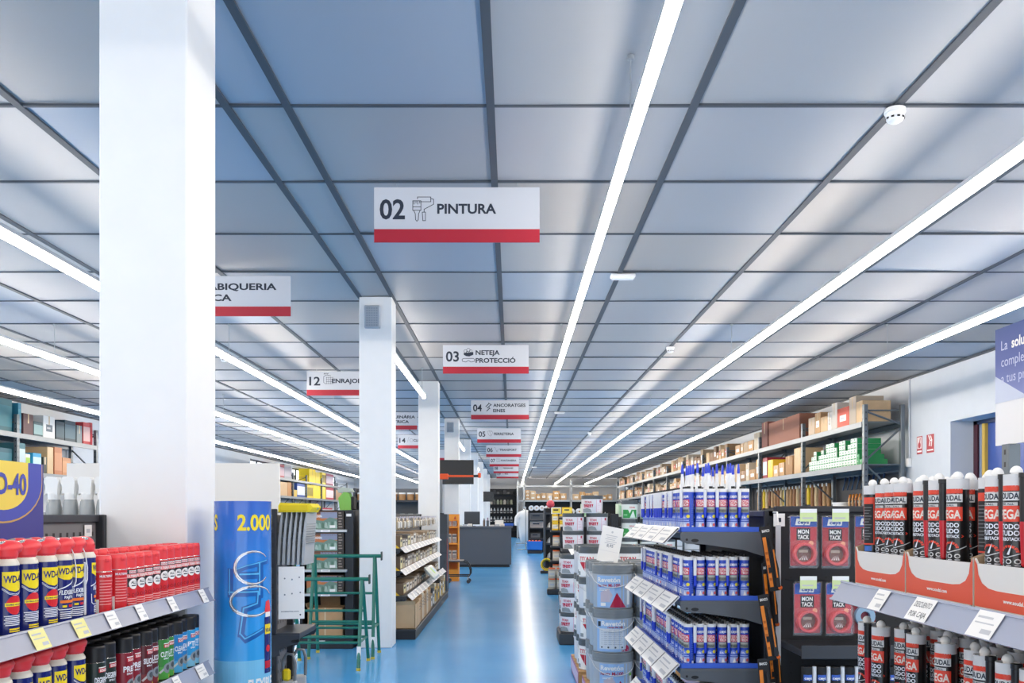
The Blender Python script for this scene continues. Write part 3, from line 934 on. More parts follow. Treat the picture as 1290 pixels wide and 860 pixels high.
t = thing('paint_roller', 'yellow roller sleeves lying on top of the nested paint trays', 'roller', (-1.07, 4.47, 1.475))
q = MB(); q.prism([(-.085, -.013), (.07, -.013), (.085, .012), (.07, .03), (-.075, .034), (-.085, .02)], 0, .2, mat('#f2dc2e', .8, bump=.3, nscale=120)); q.build('sleeve', t)
q = MB(); q.box(-.075, .06, -.004, 0, -.008, .022, mat('#e2c91c', .7), .002); q.build('end_cap', t)
t = thing('hanging_card', 'white hanging card with printed dots below the grey paint trays', 'card', (-1.15, 4.455, .935), math.radians(14))
q = MB(); q.box(0, .125, 0, .004, 0, .258, PAPER); q.build('card', t)
q = MB()
for cx, cz in ((.03, .2), (.065, .195), (.1, .205), (.03, .12), (.065, .125), (.105, .13)): q.disc(cx, cz, .004, mat('#7f8890', .6), .001, n=8)
q.disc(.105, .02, .004, INK, .001, n=8); q.text('accesorios.com', .055, .035, .007, mat('#7f8890', .6), w=.085, y=.001); q.build('printing', t)
for k, (x, y) in enumerate(((-1.115, 4.53), (-1.10, 4.68))):
    t = thing('roller_handle_set', '%s grey handled roller set on the low shelf under the paint trays' % ('near' if k == 0 else 'farther'), 'roller', (x, y, .4215), .3 * k)
    q = MB(); q.box(-.035, .035, -.03, .03, 0, .2, GT, .008); q.build('tray_block', t)
    q = MB(); q.tube([(-.028, -.01, .2), (-.03, -.01, .3), (-.01, -.01, .335), (.02, -.01, .33), (.032, -.01, .29), (.03, -.01, .2)], .008, mat('#787f85', .35), 8); q.build('handle', t)
    q = MB(); q.box(-.02, .02, -.033, -.031, .03, .16, PAPER); q.rect(-.014, .014, .05, .07, INK, .0345); q.rect(-.014, .014, .09, .13, mat('#9db6c8', .5), .0345); q.build('printed_label', t)
    if k == 0:
        q = MB(); q.box(-.03, .01, -.03, .0, .2, .26, YELLOW, .01); q.build('sleeve', t)

# ================================================================ green folding trestles
GRN = mat('#0f6f60', .35, coat=.3)
def trestle(label, loc, L, Hh, spread):
    t = thing('trestle', label, 'trestle', loc, group='green trestles')
    q = MB(); q.tube([(-L / 2 - .07, 0, Hh), (L / 2 + .07, 0, Hh)], .019, GRN, 10)
    q.build('top_bar', t)
    for sx in (-1, 1):
        q = MB(); q.box(sx * (L / 2 + .07) - .006, sx * (L / 2 + .07) + .006, -.032, .032, Hh - .045, Hh + .045, mat('#3c4743', .4), .003); q.build('end_plate', t)
    for sx in (-1, 1):
        for sy in (-1, 1):
            q = MB(); q.tube([(sx * L / 2, sy * .02, Hh - .01), (sx * (L / 2 + .012), sy * spread / 2, .02)], .017, GRN, 10)
            lg = q.build('leg', t)
            q = MB(); q.cyl(.02, 0, .025, mat('#c9b640', .5), 10, (sx * (L / 2 + .0125), sy * spread / 2, 0)); q.build('rubber_foot', lg)
        a = .55
        q = MB(); z = Hh * .3; yy = .02 + (spread / 2 - .02) * .7
        q.tube([(sx * (L / 2 + .008), -yy, z), (sx * (L / 2 + .008), yy, z)], .012, GRN, 8); q.build('side_brace', t)
    for sy in (-1, 1):
        for fz in (.30, .62 if sy > 0 else .36):
            z = Hh * fz; yy = sy * (.02 + (spread / 2 - .02) * (1 - fz))
            q = MB(); q.tube([(-L / 2 - .006, yy, z), (L / 2 + .006, yy, z)], .013, GRN, 8); q.build('rail', t)
    q = MB(); q.box(L / 2 - .008, L / 2 + .03, -spread / 2 * .82 - .021, -spread / 2 * .82 - .019, .1, .22, PAPER); q.build('sticker', t)
    return t
trestle('taller green steel trestle standing against the second column', (-1.72, 9.30, 0), .62, 1.025, .44)
trestle('lower green steel trestle in front of the taller green one', (-1.77, 8.70, 0), .66, .83, .58)

# ================================================================ end bay with pictured cartons, left of the second column
EX0, EX1, EY = -2.3, -1.72, 9.78
t = thing('gondola_shelving', 'dark end bay with pictured cartons left of the second column', 'shelving unit', (EX0, EY, 0))
W = EX1 - EX0
q = MB(); q.box(0, W, .45, .47, 0, 1.5, DARK); q.build('back_panel', t)
for xx in (0, W - .09):
    q = MB(); q.box(xx, xx + (.03 if xx == 0 else .09), .02, .47, 0, 1.5, DARK, .004); q.build('upright', t)
q = MB(); q.box(0, W, 0, .47, 0, .105, DARK, .004); q.rect(.18, .28, .06, .09, PAPER, .001); q.build('base_plinth', t)
for z in (.6, .86, 1.29):
    q = MB(); q.box(0.03, W - .06, -.03, .45, z - .03, z, GALV, .003); sh = q.build('shelf', t)
    q = MB(); q.rect(.24, .34, z - .028, z - .002, PAPER, .031); q.rect(.26, .32, z - .018, z - .012, TAGI, .0315); q.build('price_tag', sh)
q = MB(); q.box(W - .075, W - .02, .016, .02, 1.43, 1.46, PAPER); q.build('price_tag', t)
def picture_carton():
    t = thing('pictured_carton', 'x', 'box')
    q = MB(); q.box(-.2, .2, 0, .34, 0, .195, mat('#4a4540', .5), .003); q.build('carton', t)
    q = MB()
    q.rect(-.2, .13, 0, .195, mat('#c07444', .5), .0006); q.rect(-.2, .13, .165, .195, mat('#6f4a34', .5), .0009); q.rect(-.05, .13, .12, .185, mat('#8e95ae', .5), .0009)
    q.poly([(-.2, 0), (.13, 0), (.13, .11), (.05, .13), (-.02, .09), (-.09, .1), (-.2, .05)], mat('#6f8d80', .5), .0012)
    for k in range(9):
        xx = -.18 + k * .034
        q.poly([(xx, .01 + .005 * (k % 3)), (xx + .04, .01), (xx + .03, .05 + .004 * k), (xx + .012, .06 + .004 * k)], mat(('#8fae9f', '#587a68', '#a8bdb2')[k % 3], .5), .0015)
    q.text('GARDEN', -.09, .13, .024, PAPER, w=.11, y=.0015); q.rect(.05, .11, .015, .045, PAPER, .0018)
    q.rect(.135, .2, 0, .195, mat('#39322e', .5), .0006)
    for k in range(6): q.rect(.145, .187 - .006 * (k % 3), .02 + .03 * k, .034 + .03 * k, mat('#8d8078', .5), .001)
    q.build('printing', t)
    return t
pc = Proto(picture_carton())
for z, w in ((1.29, 'on the top shelf of the end bay'), (.86, 'lower of the two on the middle shelf'), (1.057, 'upper of the two on the middle shelf'), (.6, 'on the lowest shelf of the end bay')):
    pc.put((EX0 + .28, EY + .0, z), 0, 'pictured carton with orange sky and green hills, ' + w, 'pictured cartons')
def open_carton(name, label, w, d, h, loc, rz=0, m=KRAFT, fl=.12):
    t = thing(name, label, 'box', loc, rz)
    q = MB(); th = .006
    q.box(-w / 2, w / 2, -d / 2, -d / 2 + th, 0, h, m); q.box(-w / 2, w / 2, d / 2 - th, d / 2, 0, h, m)
    q.box(-w / 2, -w / 2 + th, -d / 2, d / 2, 0, h, m); q.box(w / 2 - th, w / 2, -d / 2, d / 2, 0, h, m); q.box(-w / 2, w / 2, -d / 2, d / 2, 0, th, m)
    q.build('carton', t)
    q = MB(); q.M = Matrix.Translation((0, d / 2 - .004, h)) @ Matrix.Rotation(.25, 4, 'X'); q.box(-w * .28, w * .28, -.003, .003, 0, fl, m); q.build('flap', t)
    q = MB(); q.M = Matrix.Translation((-w / 2, 0, h)) @ Matrix.Rotation(-.35, 4, 'Y'); q.box(-.003, .003, -d / 2, d / 2, 0, .05, m); q.build('flap', t)
    q = MB(); q.rect(-w * .02, w * .02, 0, h, TAPE, d / 2 + .0006); q.build('tape', t)
    return t
open_carton('cardboard_box', 'large open brown cardboard box on the base of the dark end bay', .39, .3, .33, (EX0 + .27, EY + .2, .108))
t = thing('hanging_bag', 'clear plastic bag with green print hanging left of the pictured cartons', 'bag', (EX0 - .0, EY - .08, 1.24))
q = MB(); q.ball(.09, (-.01, 0, .12), mat('#cfd9d2', .25, coat=.4, bump=.8, nscale=30), 14, sz=1.1, sy=.5); q.build('bag', t)
q = MB(); q.cyl(.012, .2, .27, mat('#e4e8e4', .4), 8, (-.01, 0, 0)); q.build('neck', t)
t = thing('folding_saw_horse', 'green and white tubular frame leaning left of the pictured cartons', 'frame', (EX0 - .08, EY - .1, .3))
q = MB(); q.tube([(-.08, 0, 0), (-.08, 0, .85), (-.06, 0, .92), (.04, 0, .92), (.06, 0, .85), (.06, 0, 0), (-.08, 0, 0)], .012, mat('#2f6e4f', .4), 8); q.build('outer_tube', t)
q = MB(); q.tube([(-.04, -.02, .05), (-.04, -.02, .8), (.03, -.02, .85), (.03, -.02, .12)], .010, WHITE, 8); q.build('inner_tube', t)
t['label'] = 'green and white tubular frame beside the pictured cartons'; 
t.name = 'tubular_frame'
t = thing('folded_bag', 'lime green and black bag on top of the dark end bay', 'bag', (EX1 - .09, EY + .2, 1.5))
q = MB(); q.prism([(-.07, 0), (.05, 0), (.05, .12), (.02, .19), (-.03, .2), (-.09, .13)], -.09, .09, mat('#86c05c', .8, bump=.5, nscale=14)); q.build('bag_body', t)
q = MB(); q.prism([(-.09, .19), (.06, .2), (.04, .235), (-.04, .25), (-.1, .225)], -.09, .09, mat('#b9c2b4', .7)); q.build('flap', t)
q = MB(); q.box(.05, .08, -.1, .1, 0, .15, MATBLK, .01); q.build('pocket', t)

# ================================================================ shelving along the left of the main aisle, between second and third columns
GX = -1.62
shelving('gondola_shelving', 'long shop shelving of boxed hardware between the second and third columns', GX, 1, 10.5, 15.9, .34, [.50, .79, 1.05], 1.46, base_depth=.5,
         strip=mat('#c4c8cf', .35, metal=.4), strip_h=.06, lean=1.0, tags=[(s, 10.9 + .42 * k, .16, TAGW, None) for s in range(3) for k in range(11)], shelf_depths=[.4, .32, .32], upright_ends=(0, 1))
g3 = 'boxes on the shelving by the second column'
rr = random.Random(11)
cols3 = ['#8a7c6c', '#a08c74', '#6f6a66', '#7c6a58', '#b39f86', '#938a80']
def small_box(name, label, w, d, h, loc, rz, colr, prt, group=None):
    t = thing(name, label, 'box', (loc[0], loc[1], loc[2] + .0015), rz, group)
    q = MB(); q.box(-w / 2, w / 2, -d / 2, d / 2, 0, h, mat(colr, .6), .002); q.build('carton', t)
    q = MB(); q.rect(-w * .42, w * .42, h * .12, h * .85, mat(prt, .6), d / 2 + .0008); q.rect(-w * .3, w * .2, h * .5, h * .7, INK, d / 2 + .0016); q.build('printed_label', t)
    return t
for si, z in enumerate((.50, .79, 1.05)):
    y = 10.66
    k = 0
    while y < 15.7:
        wy = rr.choice((.22, .28, .34)); hh = rr.uniform(.10, .17) if si else rr.uniform(.09, .14)
        dd = .26 if si else .3
        sb = small_box('hardware_box', 'hardware box, %s from the second column on the %s shelf of boxes' % (ORD[k], ('lowest', 'middle', 'upper')[si]), wy - .02, dd, hh,
                  (GX + .03 + dd / 2 + .01, y + wy / 2, z), PI / 2, rr.choice(cols3), rr.choice(['#d8d2c8', '#efece6', '#c8b9a0', '#e8dfb0', '#b0a89c']), g3)
        y += wy; k += 1
# yellow end signs at the near edge of each shelf
for k, z in enumerate((.51, .80, 1.06)):
    t = thing('shelf_edge_sign', 'yellow triangular card at the near end of the %s box shelf' % ('lowest', 'middle', 'upper')[k], 'sign', (GX + .02, 10.495, z))
    q = MB(); q.prism([(0, 0), (.3, 0), (.24, .05), (.16, .13), (0, .15)], -.004, 0, mat('#f0c832', .5)); q.build('card', t)
    q = MB(); q.rect(.03, .15, .03, .055, INK, .005); q.build('printing', t)
# hanging blister packs above
bl0 = thing('blister_pack', 'x', 'blister pack')
q = MB(); q.box(-.055, .055, 0, .004, 0, .15, mat('#d9d4cc', .5)); q.rect(-.05, .05, .11, .14, mat('#8e94a8', .5), .0008); q.build('card', bl0)
q = MB(); q.box(-.04, .04, -.035, 0, .015, .1, mat('#b9b2a4', .2, coat=.6), .012); q.build('blister', bl0)
bl1 = thing('blister_pack', 'x', 'blister pack')
q = MB(); q.box(-.055, .055, 0, .004, 0, .15, mat('#c7b48e', .5)); q.rect(-.05, .05, .11, .14, mat('#efe8dc', .5), .0008); q.build('card', bl1)
q = MB(); q.box(-.04, .04, -.035, 0, .015, .1, mat('#e6e2da', .2, coat=.6), .012); q.build('blister', bl1)
B0, B1 = Proto(bl0), Proto(bl1)
k = 0
for ri, z in enumerate((1.255, 1.22)):
    pass
for ri, (z, xo) in enumerate(((1.27, .30), )):
    for k in range(28):
        (B0 if rr.random() < .55 else B1).put((GX + .26 + rr.uniform(-.03, .02), 10.68 + .185 * k, z), PI / 2, 'small blister pack on the hooks above the boxes, %s from the second column' % ORD[k], 'hanging blister packs')
HK = mat('#c6c9e0', .3, metal=.6)
for k in range(28):
    q = MB(); q.tube([(GX + .01, 10.68 + .185 * k, 1.415), (GX + .3, 10.68 + .185 * k, 1.415)], .003, HK, 5); q.box(GX + .3, GX + .304, 10.655 + .185 * k, 10.705 + .185 * k, 1.4, 1.43, HK)
    solo('display_hook', q, 'chrome display hook over the box shelves, %s from the second column' % ORD[k], 'hook', 'chrome display hooks')
# bottom: cartons on the plinth
open_carton('cardboard_box', 'big brown cardboard box at the near end of the hardware shelving base', .5, .36, .28, (GX + .31, 10.82, .117), PI / 2, m=KRAFT3, fl=.05)
def tall_carton(k, y, w, h, m):
    t = thing('flat_carton', 'slim upright brown carton with black print, %s beyond the big box' % ORD[k], 'box', (GX + .3, y, .116), PI / 2, 'slim upright cartons')
    q = MB(); q.box(-w / 2, w / 2, -.18, .18, 0, h, m, .002); q.build('carton', t)
    q = MB()
    for i in range(3): q.stroke([(-w * .3, h * (.55 + .12 * i)), (w * .3, h * (.55 + .12 * i)), (w * .3, h * (.62 + .12 * i))], .012, BLACK, .1808)
    q.build('printing', t)
for k in range(8): tall_carton(k, 11.2 + .2 * k, .17, .30 + .018 * (k % 3), (KRAFT3, KRAFT, mat('#e0d3bd', .7))[k % 3])
for k in range(9):
    small_box('hardware_box', 'carton on the shelving base beyond the slim cartons, %s of the row' % ORD[k], .26, .34, .2 + .05 * (k % 3), (GX + .3, 12.95 + .31 * k, .116), PI / 2, rr.choice(['#c9b08a', '#4a4d52', '#b59b78', '#d9cdb8']), rr.choice(['#f0ede6', '#e2b93a', '#8c8478']), 'cartons on the base')
t = thing('plastic_bag', 'white and green printed bag lying on the lowest box shelf', 'bag', (GX + .47, 13.1, .61), PI / 2)
q = MB(); q.M = Matrix.Rotation(-.75, 4, 'X'); q.box(-.36, .36, -.03, .03, -.1, .13, mat('#e6ece8', .3, coat=.4, bump=.6, nscale=12), .028); q.M = None; q.build('bag', t)
q = MB(); q.M = Matrix.Rotation(-.75, 4, 'X'); q.disc(-.05, .02, .1, mat('#9fcf4a', .4), .0304, rz=.06); q.disc(.16, .02, .07, mat('#7ab8dd', .4), .0304, rz=.04); q.build('printing', t)

# ================================================================ middle distance on the left of the aisle
t = thing('steel_cabinet', 'tall dark grey cabinet with red edge beyond the third column', 'cabinet', (-1.43, 17.0, 0))
q = MB(); q.box(0, .21, 0, .5, 0, 1.46, mat('#3a3f46', .4), .006); q.build('body', t)
q = MB(); q.box(.208, .214, 0, .012, .2, 1.0, mat('#c4472e', .4)); q.build('edge_strip', t)
for z in (.36, .72, 1.09):
    q = MB(); q.box(.006, .204, -.006, 0, z - .35, z - .005, mat('#41474f', .4), .003); d = q.build('door', t)
    q = MB(); q.box(.16, .168, -.02, -.006, z - .2, z - .12, DARK, .002); q.build('handle', d)
t = thing('support_prop', 'orange telescopic support bar held up on a grey pole before the screen', 'support bar', (-1.35, 17.2, 1.46))
q = MB(); q.cyl(.028, 0, .72, mat('#7b8288', .4, metal=.5), 12); q.cyl(.06, 0, .02, DARK, 14); q.build('pole', t)
OR = mat('#e5531d', .4)
q = MB(); q.box(-.1, .62, -.03, .03, .70, .74, OR, .006); q.box(-.02, .14, -.045, .045, .66, .765, OR, .01); q.build('cross_bar', t)
q = MB(); q.box(-.3, -.1, -.012, .012, .705, .73, DARK, .003); q.box(-.31, -.3, -.03, .03, .68, .755, DARK); q.build('left_tip', t)
q = MB(); q.box(.62, .72, -.03, .03, .7, .745, DARK, .006); q.box(.7, .76, -.03, .03, .69, .78, OR, .008); q.build('right_tip', t)

t = thing('wall_screen', 'large black flat screen hung from the fourth column', 'screen', (-1.36, 21.7, 2.18))
q = MB(); q.box(-.39, .44, 0, .05, 0, .58, BLACK, .006); q.build('bezel', t)
q = MB(); q.box(-.375, .425, -.002, 0, .02, .565, mat('#1d1f22', .3)); q.build('display_panel', t)
q = MB(); q.box(-.16, -.0, .05, .54, .2, .4, DARK, .01); q.build('wall_bracket', t)

t = thing('display_stand', 'orange display stand with shelves of packs beside the trolley', 'display stand', (-1.46, 19.7, 0))
OY = mat('#f0962a', .45)
q = MB(); q.box(0, .3, .3, .32, 0, 1.46, OY); q.build('back_panel', t)
for xx in (0, .28):
    q = MB(); q.box(xx, xx + .02, 0, .3, 0, 1.46, OY); q.build('side_panel', t)
for z in (.03, .44, .8, 1.16):
    q = MB(); q.box(.02, .28, 0, .3, z, z + .03, OY); q.build('shelf', t)
q = MB(); q.box(0, .3, -.004, 0, 1.32, 1.46, OY); q.poly([(.19, 1.35), (.25, 1.35), (.22, 1.42)], mat('#c23a1a', .5), .005); q.box(0, .3, -.004, 0, 0, .26, OY); q.build('header_panel', t)
k = 0
for z, w in ((.47, 'lowest'), (.83, 'middle'), (1.19, 'top')):
    for xx in (.085, .205):
        t2 = thing('tool_pack', 'clear tool pack, %s on the %s shelf of the orange stand' % ('left' if xx < .1 else 'right', w), 'pack', (-1.46 + xx, 19.8, z + .0015), 0, 'packs on the orange stand')
        q = MB(); q.box(-.052, .052, -.03, .08, 0, .2 if z < 1.1 else .12, mat('#cfcac2', .25, coat=.5), .012); q.build('pack', t2)
        q = MB(); q.rect(-.04, .03, .02, .1, mat('#8c8a88', .4), .031); q.rect(-.045, .045, .13, .17, mat('#5a5f64', .5), .031) if z < 1.1 else None; q.build('printed_label', t2)

t = thing('platform_trolley', 'black tube frame platform trolley on castors before the orange stand', 'trolley', (-1.15, 19.3, 0))
TB = mat('#1d1e21', .3)
for sy in (-.22, .22):
    q = MB(); q.tube([(-.27, sy, .46), (.13, sy, .46), (.2, sy, .43), (.245, sy, .36), (.27, sy, .28), (.27, sy, .19), (.25, sy, .155), (-.27, sy, .155), (-.27, sy, .46)], .013, TB, 8); q.build('side_frame', t)
q = MB(); q.box(-.28, .12, -.25, .25, .465, .485, mat('#8c8580', .5), .004); q.build('platform', t)
for sx in (-.2, .22):
    for sy in (-.2, .2):
        q = MB(); q.box(sx - .012, sx + .012, sy - .012, sy + .012, .07, .145, GALV, .002)
        cs = q.build('castor', t)
        q = MB(); q.cyl(.04, -.013, .013, mat('#3a3c40', .5), 14, (sx + .01, sy, .04), axis=(0, 1, 0)); q.build('wheel', cs)

# service counter with things on it
t = thing('service_counter', 'long dark grey service counter in the middle of the shop', 'counter', (-1.62, 25.0, 0))
CG = mat('#565a61', .5)
q = MB(); q.box(0, 1.6, .03, .9, .07, 1.08, CG, .004); q.build('body', t)
q = MB(); q.box(.03, 1.55, .06, .86, 0, .07, mat('#26282c', .5)); q.build('plinth', t)
q = MB(); q.box(-.02, 1.64, 0, .94, 1.08, 1.125, mat('#5a5f67', .35), .004); q.build('worktop', t)
for x, y, w, h, lb in ((-1.12, 25.4, .44, .36, 'black monitor seen from behind on the left end of the service counter'),):
    t = thing('monitor', lb, 'monitor', (x, y, 1.125))
    q = MB(); q.box(-w / 2, w / 2, 0, .04, .05, .05 + h, mat('#3a4048', .45), .008); q.build('screen_housing', t)
    q = MB(); q.box(-.02, .02, .02, .04, .01, .15, BLACK); q.box(-.1, .1, -.06, .1, 0, .012, BLACK, .003); q.build('stand', t)
for k, (x, y, s, hgt, cl, lb) in enumerate(((-.78, 25.3, .03, .22, '#6a5a50', 'brown bottle on the service counter beside the monitor'), (-.68, 25.35, .035, .16, '#5c6068', 'grey cup on the service counter right of the brown bottle'))):
    t = thing('bottle' if k == 0 else 'pen_cup', lb, 'bottle' if k == 0 else 'cup', (x, y, 1.125))
    q = MB(); q.lathe([(0, 0), (s, 0), (s, hgt * .7), (s * .5, hgt * .85), (s * .5, hgt), (0, hgt)] if k == 0 else [(0, 0), (s, 0), (s * 1.1, hgt), (s, hgt), (s * .9, .01), (0, .01)], mat(cl, .4), 14); q.build('body', t)
    q = MB(); q.cyl(s * .55, hgt, hgt + .03, WHITE, 10) if k == 0 else [q.cyl(.005, .02, hgt + .08, mat(c_, .4), 6, (dx, 0, 0)) for c_, dx in (('#c03030', -.012), ('#2a4a9a', .0), ('#222222', .014))]; q.build('cap' if k == 0 else 'pens', t)
for k in range(6):
    q = MB(); q.box(-.06, .06, -.04, .04, 0, .04 + .015 * (k % 3), mat(('#d8d4cc', '#b8bcc4', '#efe9e0')[k % 3], .6), .004); q.rect(-.04, .04, .01, .03, TAGI, .0408)
    solo('small_packet', q, 'small pale packet on the counter front edge, %s from the left' % ORD[k], 'packet', 'packets on the counter', (-1.45 + .14 * k if k < 3 else -.55 + .14 * (k - 3), 25.15, 1.125))
q = MB(); q.box(-.12, .12, 0, .02, 0, .17, PAPER, .003); q.prism([(-.1, 0), (.1, 0), (.08, .02), (-.08, .02)], 0, .09, PAPER)
solo('desk_sign', q, 'white desk card standing on the service counter', 'sign', None, (-.36, 25.45, 1.125))
t = thing('paper_tray', 'blue tray on the right end of the service counter', 'tray', (-.1, 25.55, 1.125)); q = MB(); q.box(-.14, .14, -.1, .1, 0, .012, mat('#1d56b8', .4)); q.box(-.14, .14, .09, .1, 0, .08, mat('#1d56b8', .4)); q.box(-.14, .14, -.1, -.09, 0, .05, mat('#1d56b8', .4)); q.build('tray', t)
q = MB(); q.box(-.11, .11, -.085, .085, .012, .035, PAPER); q.build('paper_stack', t)
t = thing('wall_screen', 'small dark screen hung on a far column above the counter', 'screen', (-1.2, 46.7, 2.12))
q = MB(); q.box(-.3, .26, 0, .06, 0, .52, BLACK, .008); q.build('bezel', t)
q = MB(); q.box(-.28, .24, -.002, 0, .02, .5, mat('#23262a', .15, coat=.5)); q.build('display_panel', t)
q = MB(); q.box(-.2, -.12, .06, .41, .2, .32, DARK); q.build('wall_bracket', t)

# ================================================================ pallet racking along the walls
def racking(label, xf, xb, ys, beams, top, wall_side=1):
    """front posts at xf, back posts at xb"""
    t = thing('pallet_racking', label, 'racking', (xf, ys[0], 0))
    D = xb - xf; s = 1 if D > 0 else -1
    for y in ys:
        y -= ys[0]
        q = MB()
        for xx in (0, D):
            a, c_ = sorted((xx, xx + (s * .07 if xx == 0 else -s * .07)))
            q.box(a, c_, y - .045, y + .045, 0, top, RACK, .004)
        z = .25
        while z < top - .1:
            for dy in (-.025, .025):
                a = -s * .0006
                q.M = frame((a, y, z), (0, -1 if s > 0 else 1, 0), (0, 0, 1)); q.rect(dy - .006, dy + .006, -.02, .02, BLACK)
                q.M = None
            q.M = frame((s * .035, y - .0456, z), (1, 0, 0), (0, 0, 1)); q.rect(-.008, .008, -.015, .015, BLACK); q.M = None
            z += .11
        f = q.build('upright_frame', t)
        q = MB()
        zz = [.3, 1.0, 1.7, 2.35, 3.0, top - .1]
        for k in range(len(zz) - 1):
            a, c_ = (0, D) if k % 2 else (D, 0)
            q.tube([(a, y, zz[k]), (c_, y, zz[k + 1])], .018, RACK, 6)
        q.tube([(0, y, top - .1), (D, y, top - .1)], .015, RACK, 6); q.tube([(0, y, .2), (D, y, .2)], .015, RACK, 6)
        q.build('brace', f)
    L = ys[-1] - ys[0]
    for z in beams:
        q = MB()
        a, c_ = sorted((-s * .012, s * .03)); q.box(a, c_, .045, L - .045, z - .1, z, mat('#8f959a', .45, metal=.3), .004)
        a, c_ = sorted((D - s * .03, D)); q.box(a, c_, .045, L - .045, z - .1, z, RACK, .004)
        q.build('beam', t)
        q = MB(); a, c_ = sorted((s * .03, D - s * .03)); q.box(a, c_, .0, L, z - .02, z - .001, RACK); q.build('shelf_deck', t)
    return t
RX0, RX1 = 6.09, 6.80
rys = [15.7 + 3.33 * k for k in range(12)]
racking('long grey steel racking full of cartons along the right wall', RX0, RX1, rys, [1.5, 2.33, 3.07], 3.36)
LX0, LX1 = -9.6, -10.25
racking('grey steel racking of power tool boxes on the left wall, nearer one', LX0, LX1, [10.9, 14.25, 17.6, 20.95], [1.5, 2.3, 3.04], 3.4)
racking('grey steel racking of yellow boxes under the far left windows', LX0, LX1, [33.0, 36.4, 39.8, 42.4, 45.8, 49.3, 52.8], [1.4, 2.25, 3.0], 3.3)

def carton(name, label, group, w, d, h, loc, rz, m, band=None, sticker=None):
    """closed carton, w along the shelf; print faces -y before turning"""
    t = MB()
    t.box(-w / 2, w / 2, -d / 2, d / 2, 0, h, m, .004)
    if band is None:
        t.rect(-.022, .022, h * .55, h, TAPE, d / 2 + .001); t.M = frame((0, 0, h + .001), (1, 0, 0), (0, 1, 0)); t.rect(-.025, .025, -d / 2, d / 2, TAPE); t.M = None
    else:
        t.rect(-w / 2 + .004, w / 2 - .004, h * .15, h * .8, mat(band, .5), d / 2 + .001)
    if sticker:
        t.rect(-w * .28, w * .28, h * .3, h * .62, mat(sticker, .6), d / 2 + .002); t.rect(-w * .2, w * .1, h * .42, h * .5, TAGI, d / 2 + .003)
    return solo(name, t, label, 'box', group, (loc[0], loc[1], loc[2] + .0015), rz)
SH = {2.33: 'middle', 3.07: 'top'}
rr = random.Random(5)
CB = [KRAFT, KRAFT2, KRAFT3, mat('#8f6f55', .75), mat('#b59f84', .75), mat('#c8bba6', .75)]
def fill_right(shelf, y0, y1, bay, n0=0, hmax=.5, kinds=None):
    y = y0; k = n0
    while y < y1 - .25:
        w = rr.uniform(.28, .6); w = min(w, y1 - y)
        h = rr.uniform(.22, hmax)
        m = rr.choice(kinds or CB)
        st = rr.choice([None, '#f1efea', '#f1efea', '#d9534a'])
        carton('cardboard_box', '%s cardboard box, %s along the %s right rack shelf, bay %s' % ('tall' if h > .36 else 'low', ORD[k], SH[shelf], bay), 'cartons on the right racking', w - .02, .5, h, (RX0 + .3, y + w / 2, shelf), -PI / 2, m, sticker=st)
        y += w + rr.uniform(0, .06); k += 1
bays = 'one two three four five six seven eight nine ten eleven'.split()
# nearest bay: pale cartons with red packs above, stacks of little green-ended boxes below
y = 15.85
for k, (w, h, m, bd, st) in enumerate(((.3, .38, KRAFT3, None, None), (.34, .5, mat('#b7ab9c', .7), None, None), (.6, .36, mat('#d0452c', .5), '#d0452c', '#f3ece6'), (.3, .5, mat('#cbc6be', .7), None, None),
                               (.22, .36, mat('#e3e0da', .6), None, '#b9b4ac'), (.4, .3, KRAFT3, None, None), (.34, .42, KRAFT, None, '#efe9df'), (.4, .36, mat('#c6b29a', .7), None, None))):
    carton('cardboard_box', '%s on the top right rack shelf, nearest bay, %s from its end' % ('red printed box' if bd else 'pale carton', ORD[k]), 'cartons on the right racking', w - .02, .5, h, (RX0 + .3, y + w / 2, 3.07), -PI / 2, m, bd, st)
    y += w
y = 15.85
GE = mat('#1f8a4c', .5); WB = mat('#dfe9e2', .55)
k = 0
heights = [1, 2, 5, 5, 4, 3, 5, 5, 2, 4, 5, 5, 5, 3, 4, 3, 2, 4, 3, 2]
for ci in range(20):
    w = .135
    for lv in range(heights[ci]):
        q = MB(); q.box(-w / 2 + .004, w / 2 - .004, -.22, .22, 0, .096, WB if ci > 1 else GE, .002); q.rect(-w * .42, w * .42, .01, .03, GE, .2206); q.rect(-w * .3, w * .1, .05, .08, mat('#7fae92', .5), .2206)
        q.box(-w / 2 + .003, w / 2 - .003, -.2, .221, .001, .095, GE)
        solo('small_box', q, 'small white and green box, %s column from rack end, %s from shelf' % (ORD[ci], ORD[lv]), 'box', 'small white and green boxes', (RX0 + .27, y + w / 2, 2.33 + .097 * lv), -PI / 2)
    y += w + .008
